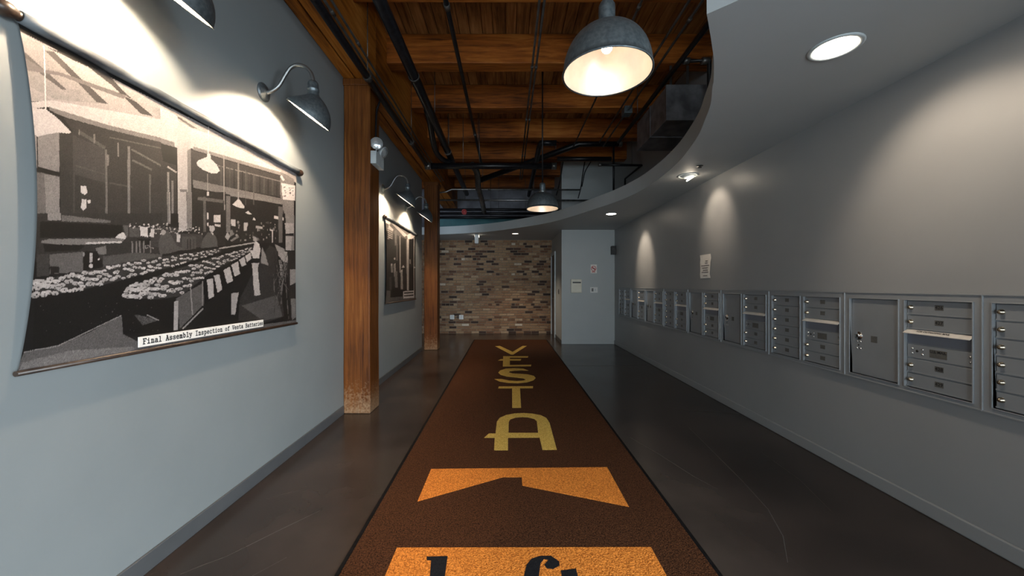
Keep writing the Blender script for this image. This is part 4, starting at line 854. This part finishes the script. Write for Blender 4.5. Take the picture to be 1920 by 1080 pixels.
cs = obj('caption_strip', cap, M['paper'], b1)
SLAB = {'F': '.2,0 .2,1|.05,1 .68,1 .68,.8|.2,.52 .5,.52|.05,0 .42,0', 'i': '.15,.68 .37,.68 .37,0|.12,0 .62,0|.36,.88 .36,1', 'n': '.08,.68 .2,.68 .2,0|.05,0 .34,0|.2,.5 .3,.66 .45,.68 .55,.58 .55,0|.43,0 .7,0',
 'a': '.12,.58 .25,.68 .45,.68 .54,.56 .54,.1 .6,0 .7,0|.54,.4 .25,.38 .1,.25 .12,.06 .28,0 .42,.05 .54,.18', 'l': '.15,1 .37,1 .37,0|.12,0 .62,0', 'A': '.08,0 .35,1 .62,0|.2,.36 .5,.36|0,0 .22,0|.48,0 .7,0|.2,1 .36,1',
 's': '.57,.5 .57,.6 .45,.68 .25,.68 .13,.56 .18,.42 .35,.36 .52,.28 .58,.14 .48,.02 .25,0 .12,.08 .1,.2', 'e': '.1,.36 .6,.36 .58,.54 .45,.68 .25,.68 .1,.52 .08,.3 .15,.08 .32,0 .5,.02 .62,.12',
 'm': '.02,.68 .12,.68 .12,0|.12,.52 .22,.68 .34,.6 .36,0|.36,.52 .46,.68 .58,.6 .6,0|.02,0 .22,0|.3,0 .44,0|.52,0 .72,0', 'b': '.05,1 .18,1 .18,0|.18,.5 .32,.68 .5,.64 .62,.4 .56,.1 .38,0 .18,.12',
 'y': '.1,.68 .36,.05|.62,.68 .28,-.25 .1,-.28|0,.68 .25,.68|.48,.68 .7,.68', 'I': '.36,0 .36,1|.12,0 .6,0|.12,1 .6,1', 'p': '.05,.68 .18,.68 .18,-.3|.04,-.3 .38,-.3|.18,.5 .32,.68 .5,.64 .62,.4 .56,.1 .38,0 .18,.12',
 'c': '.58,.48 .58,.6 .45,.68 .25,.68 .1,.5 .1,.2 .25,0 .45,0 .6,.12', 't': '.28,.95 .28,.15 .4,0 .55,.02 .64,.12|.08,.68 .58,.68', 'o': '.35,.68 .14,.56 .09,.34 .14,.12 .35,0 .56,.12 .61,.34 .56,.56 .35,.68', 'f': '.65,.9 .55,1 .4,.97 .32,.8 .32,0|.1,.68 .55,.68|.12,0 .52,0',
 'V': '.08,1 .36,0 .64,1|0,1 .22,1|.5,1 .72,1', 'B': '.05,1 .45,1 .58,.88 .56,.65 .42,.53 .18,.53|.42,.53 .62,.42 .64,.15 .48,0 .05,0|.18,0 .18,1', 'r': '.08,.68 .25,.68 .25,0|.08,0 .45,0|.25,.45 .38,.64 .55,.68 .65,.58'}
def slab_text(txt, cell, unit, fn, th=.19):
    m = MB()
    for i, ch in enumerate(txt):
        for pl in SLAB.get(ch, '').split('|') if ch in SLAB else ():
            P = [Vector(tuple(map(float, q.split(',')))) for q in pl.split()]
            for a, b in zip(P, P[1:]):
                d = (b-a).normalized()*th*.5; n_ = Vector((-d.y, d.x)); a2, b2 = a-d*.7, b+d*.7
                m.add([fn(i*cell+q.x*unit, q.y*unit) for q in (a2+n_, a2-n_, b2-n_, b2+n_)], [(0, 1, 2, 3)])
    return m
obj('lettering', slab_text('Final Assembly Inspection of Vesta Batteries', .01925, .0235, lambda a, b: capq(cy0+.017+a, EYE-.2635+b, .0318)), M['ink'], cs, recalc=False)
banner(rb, 120, 240, 722.5, 779.5, EYE+.955, EYE-.245, 'smaller looking factory photograph banner behind the first timber post', .03)
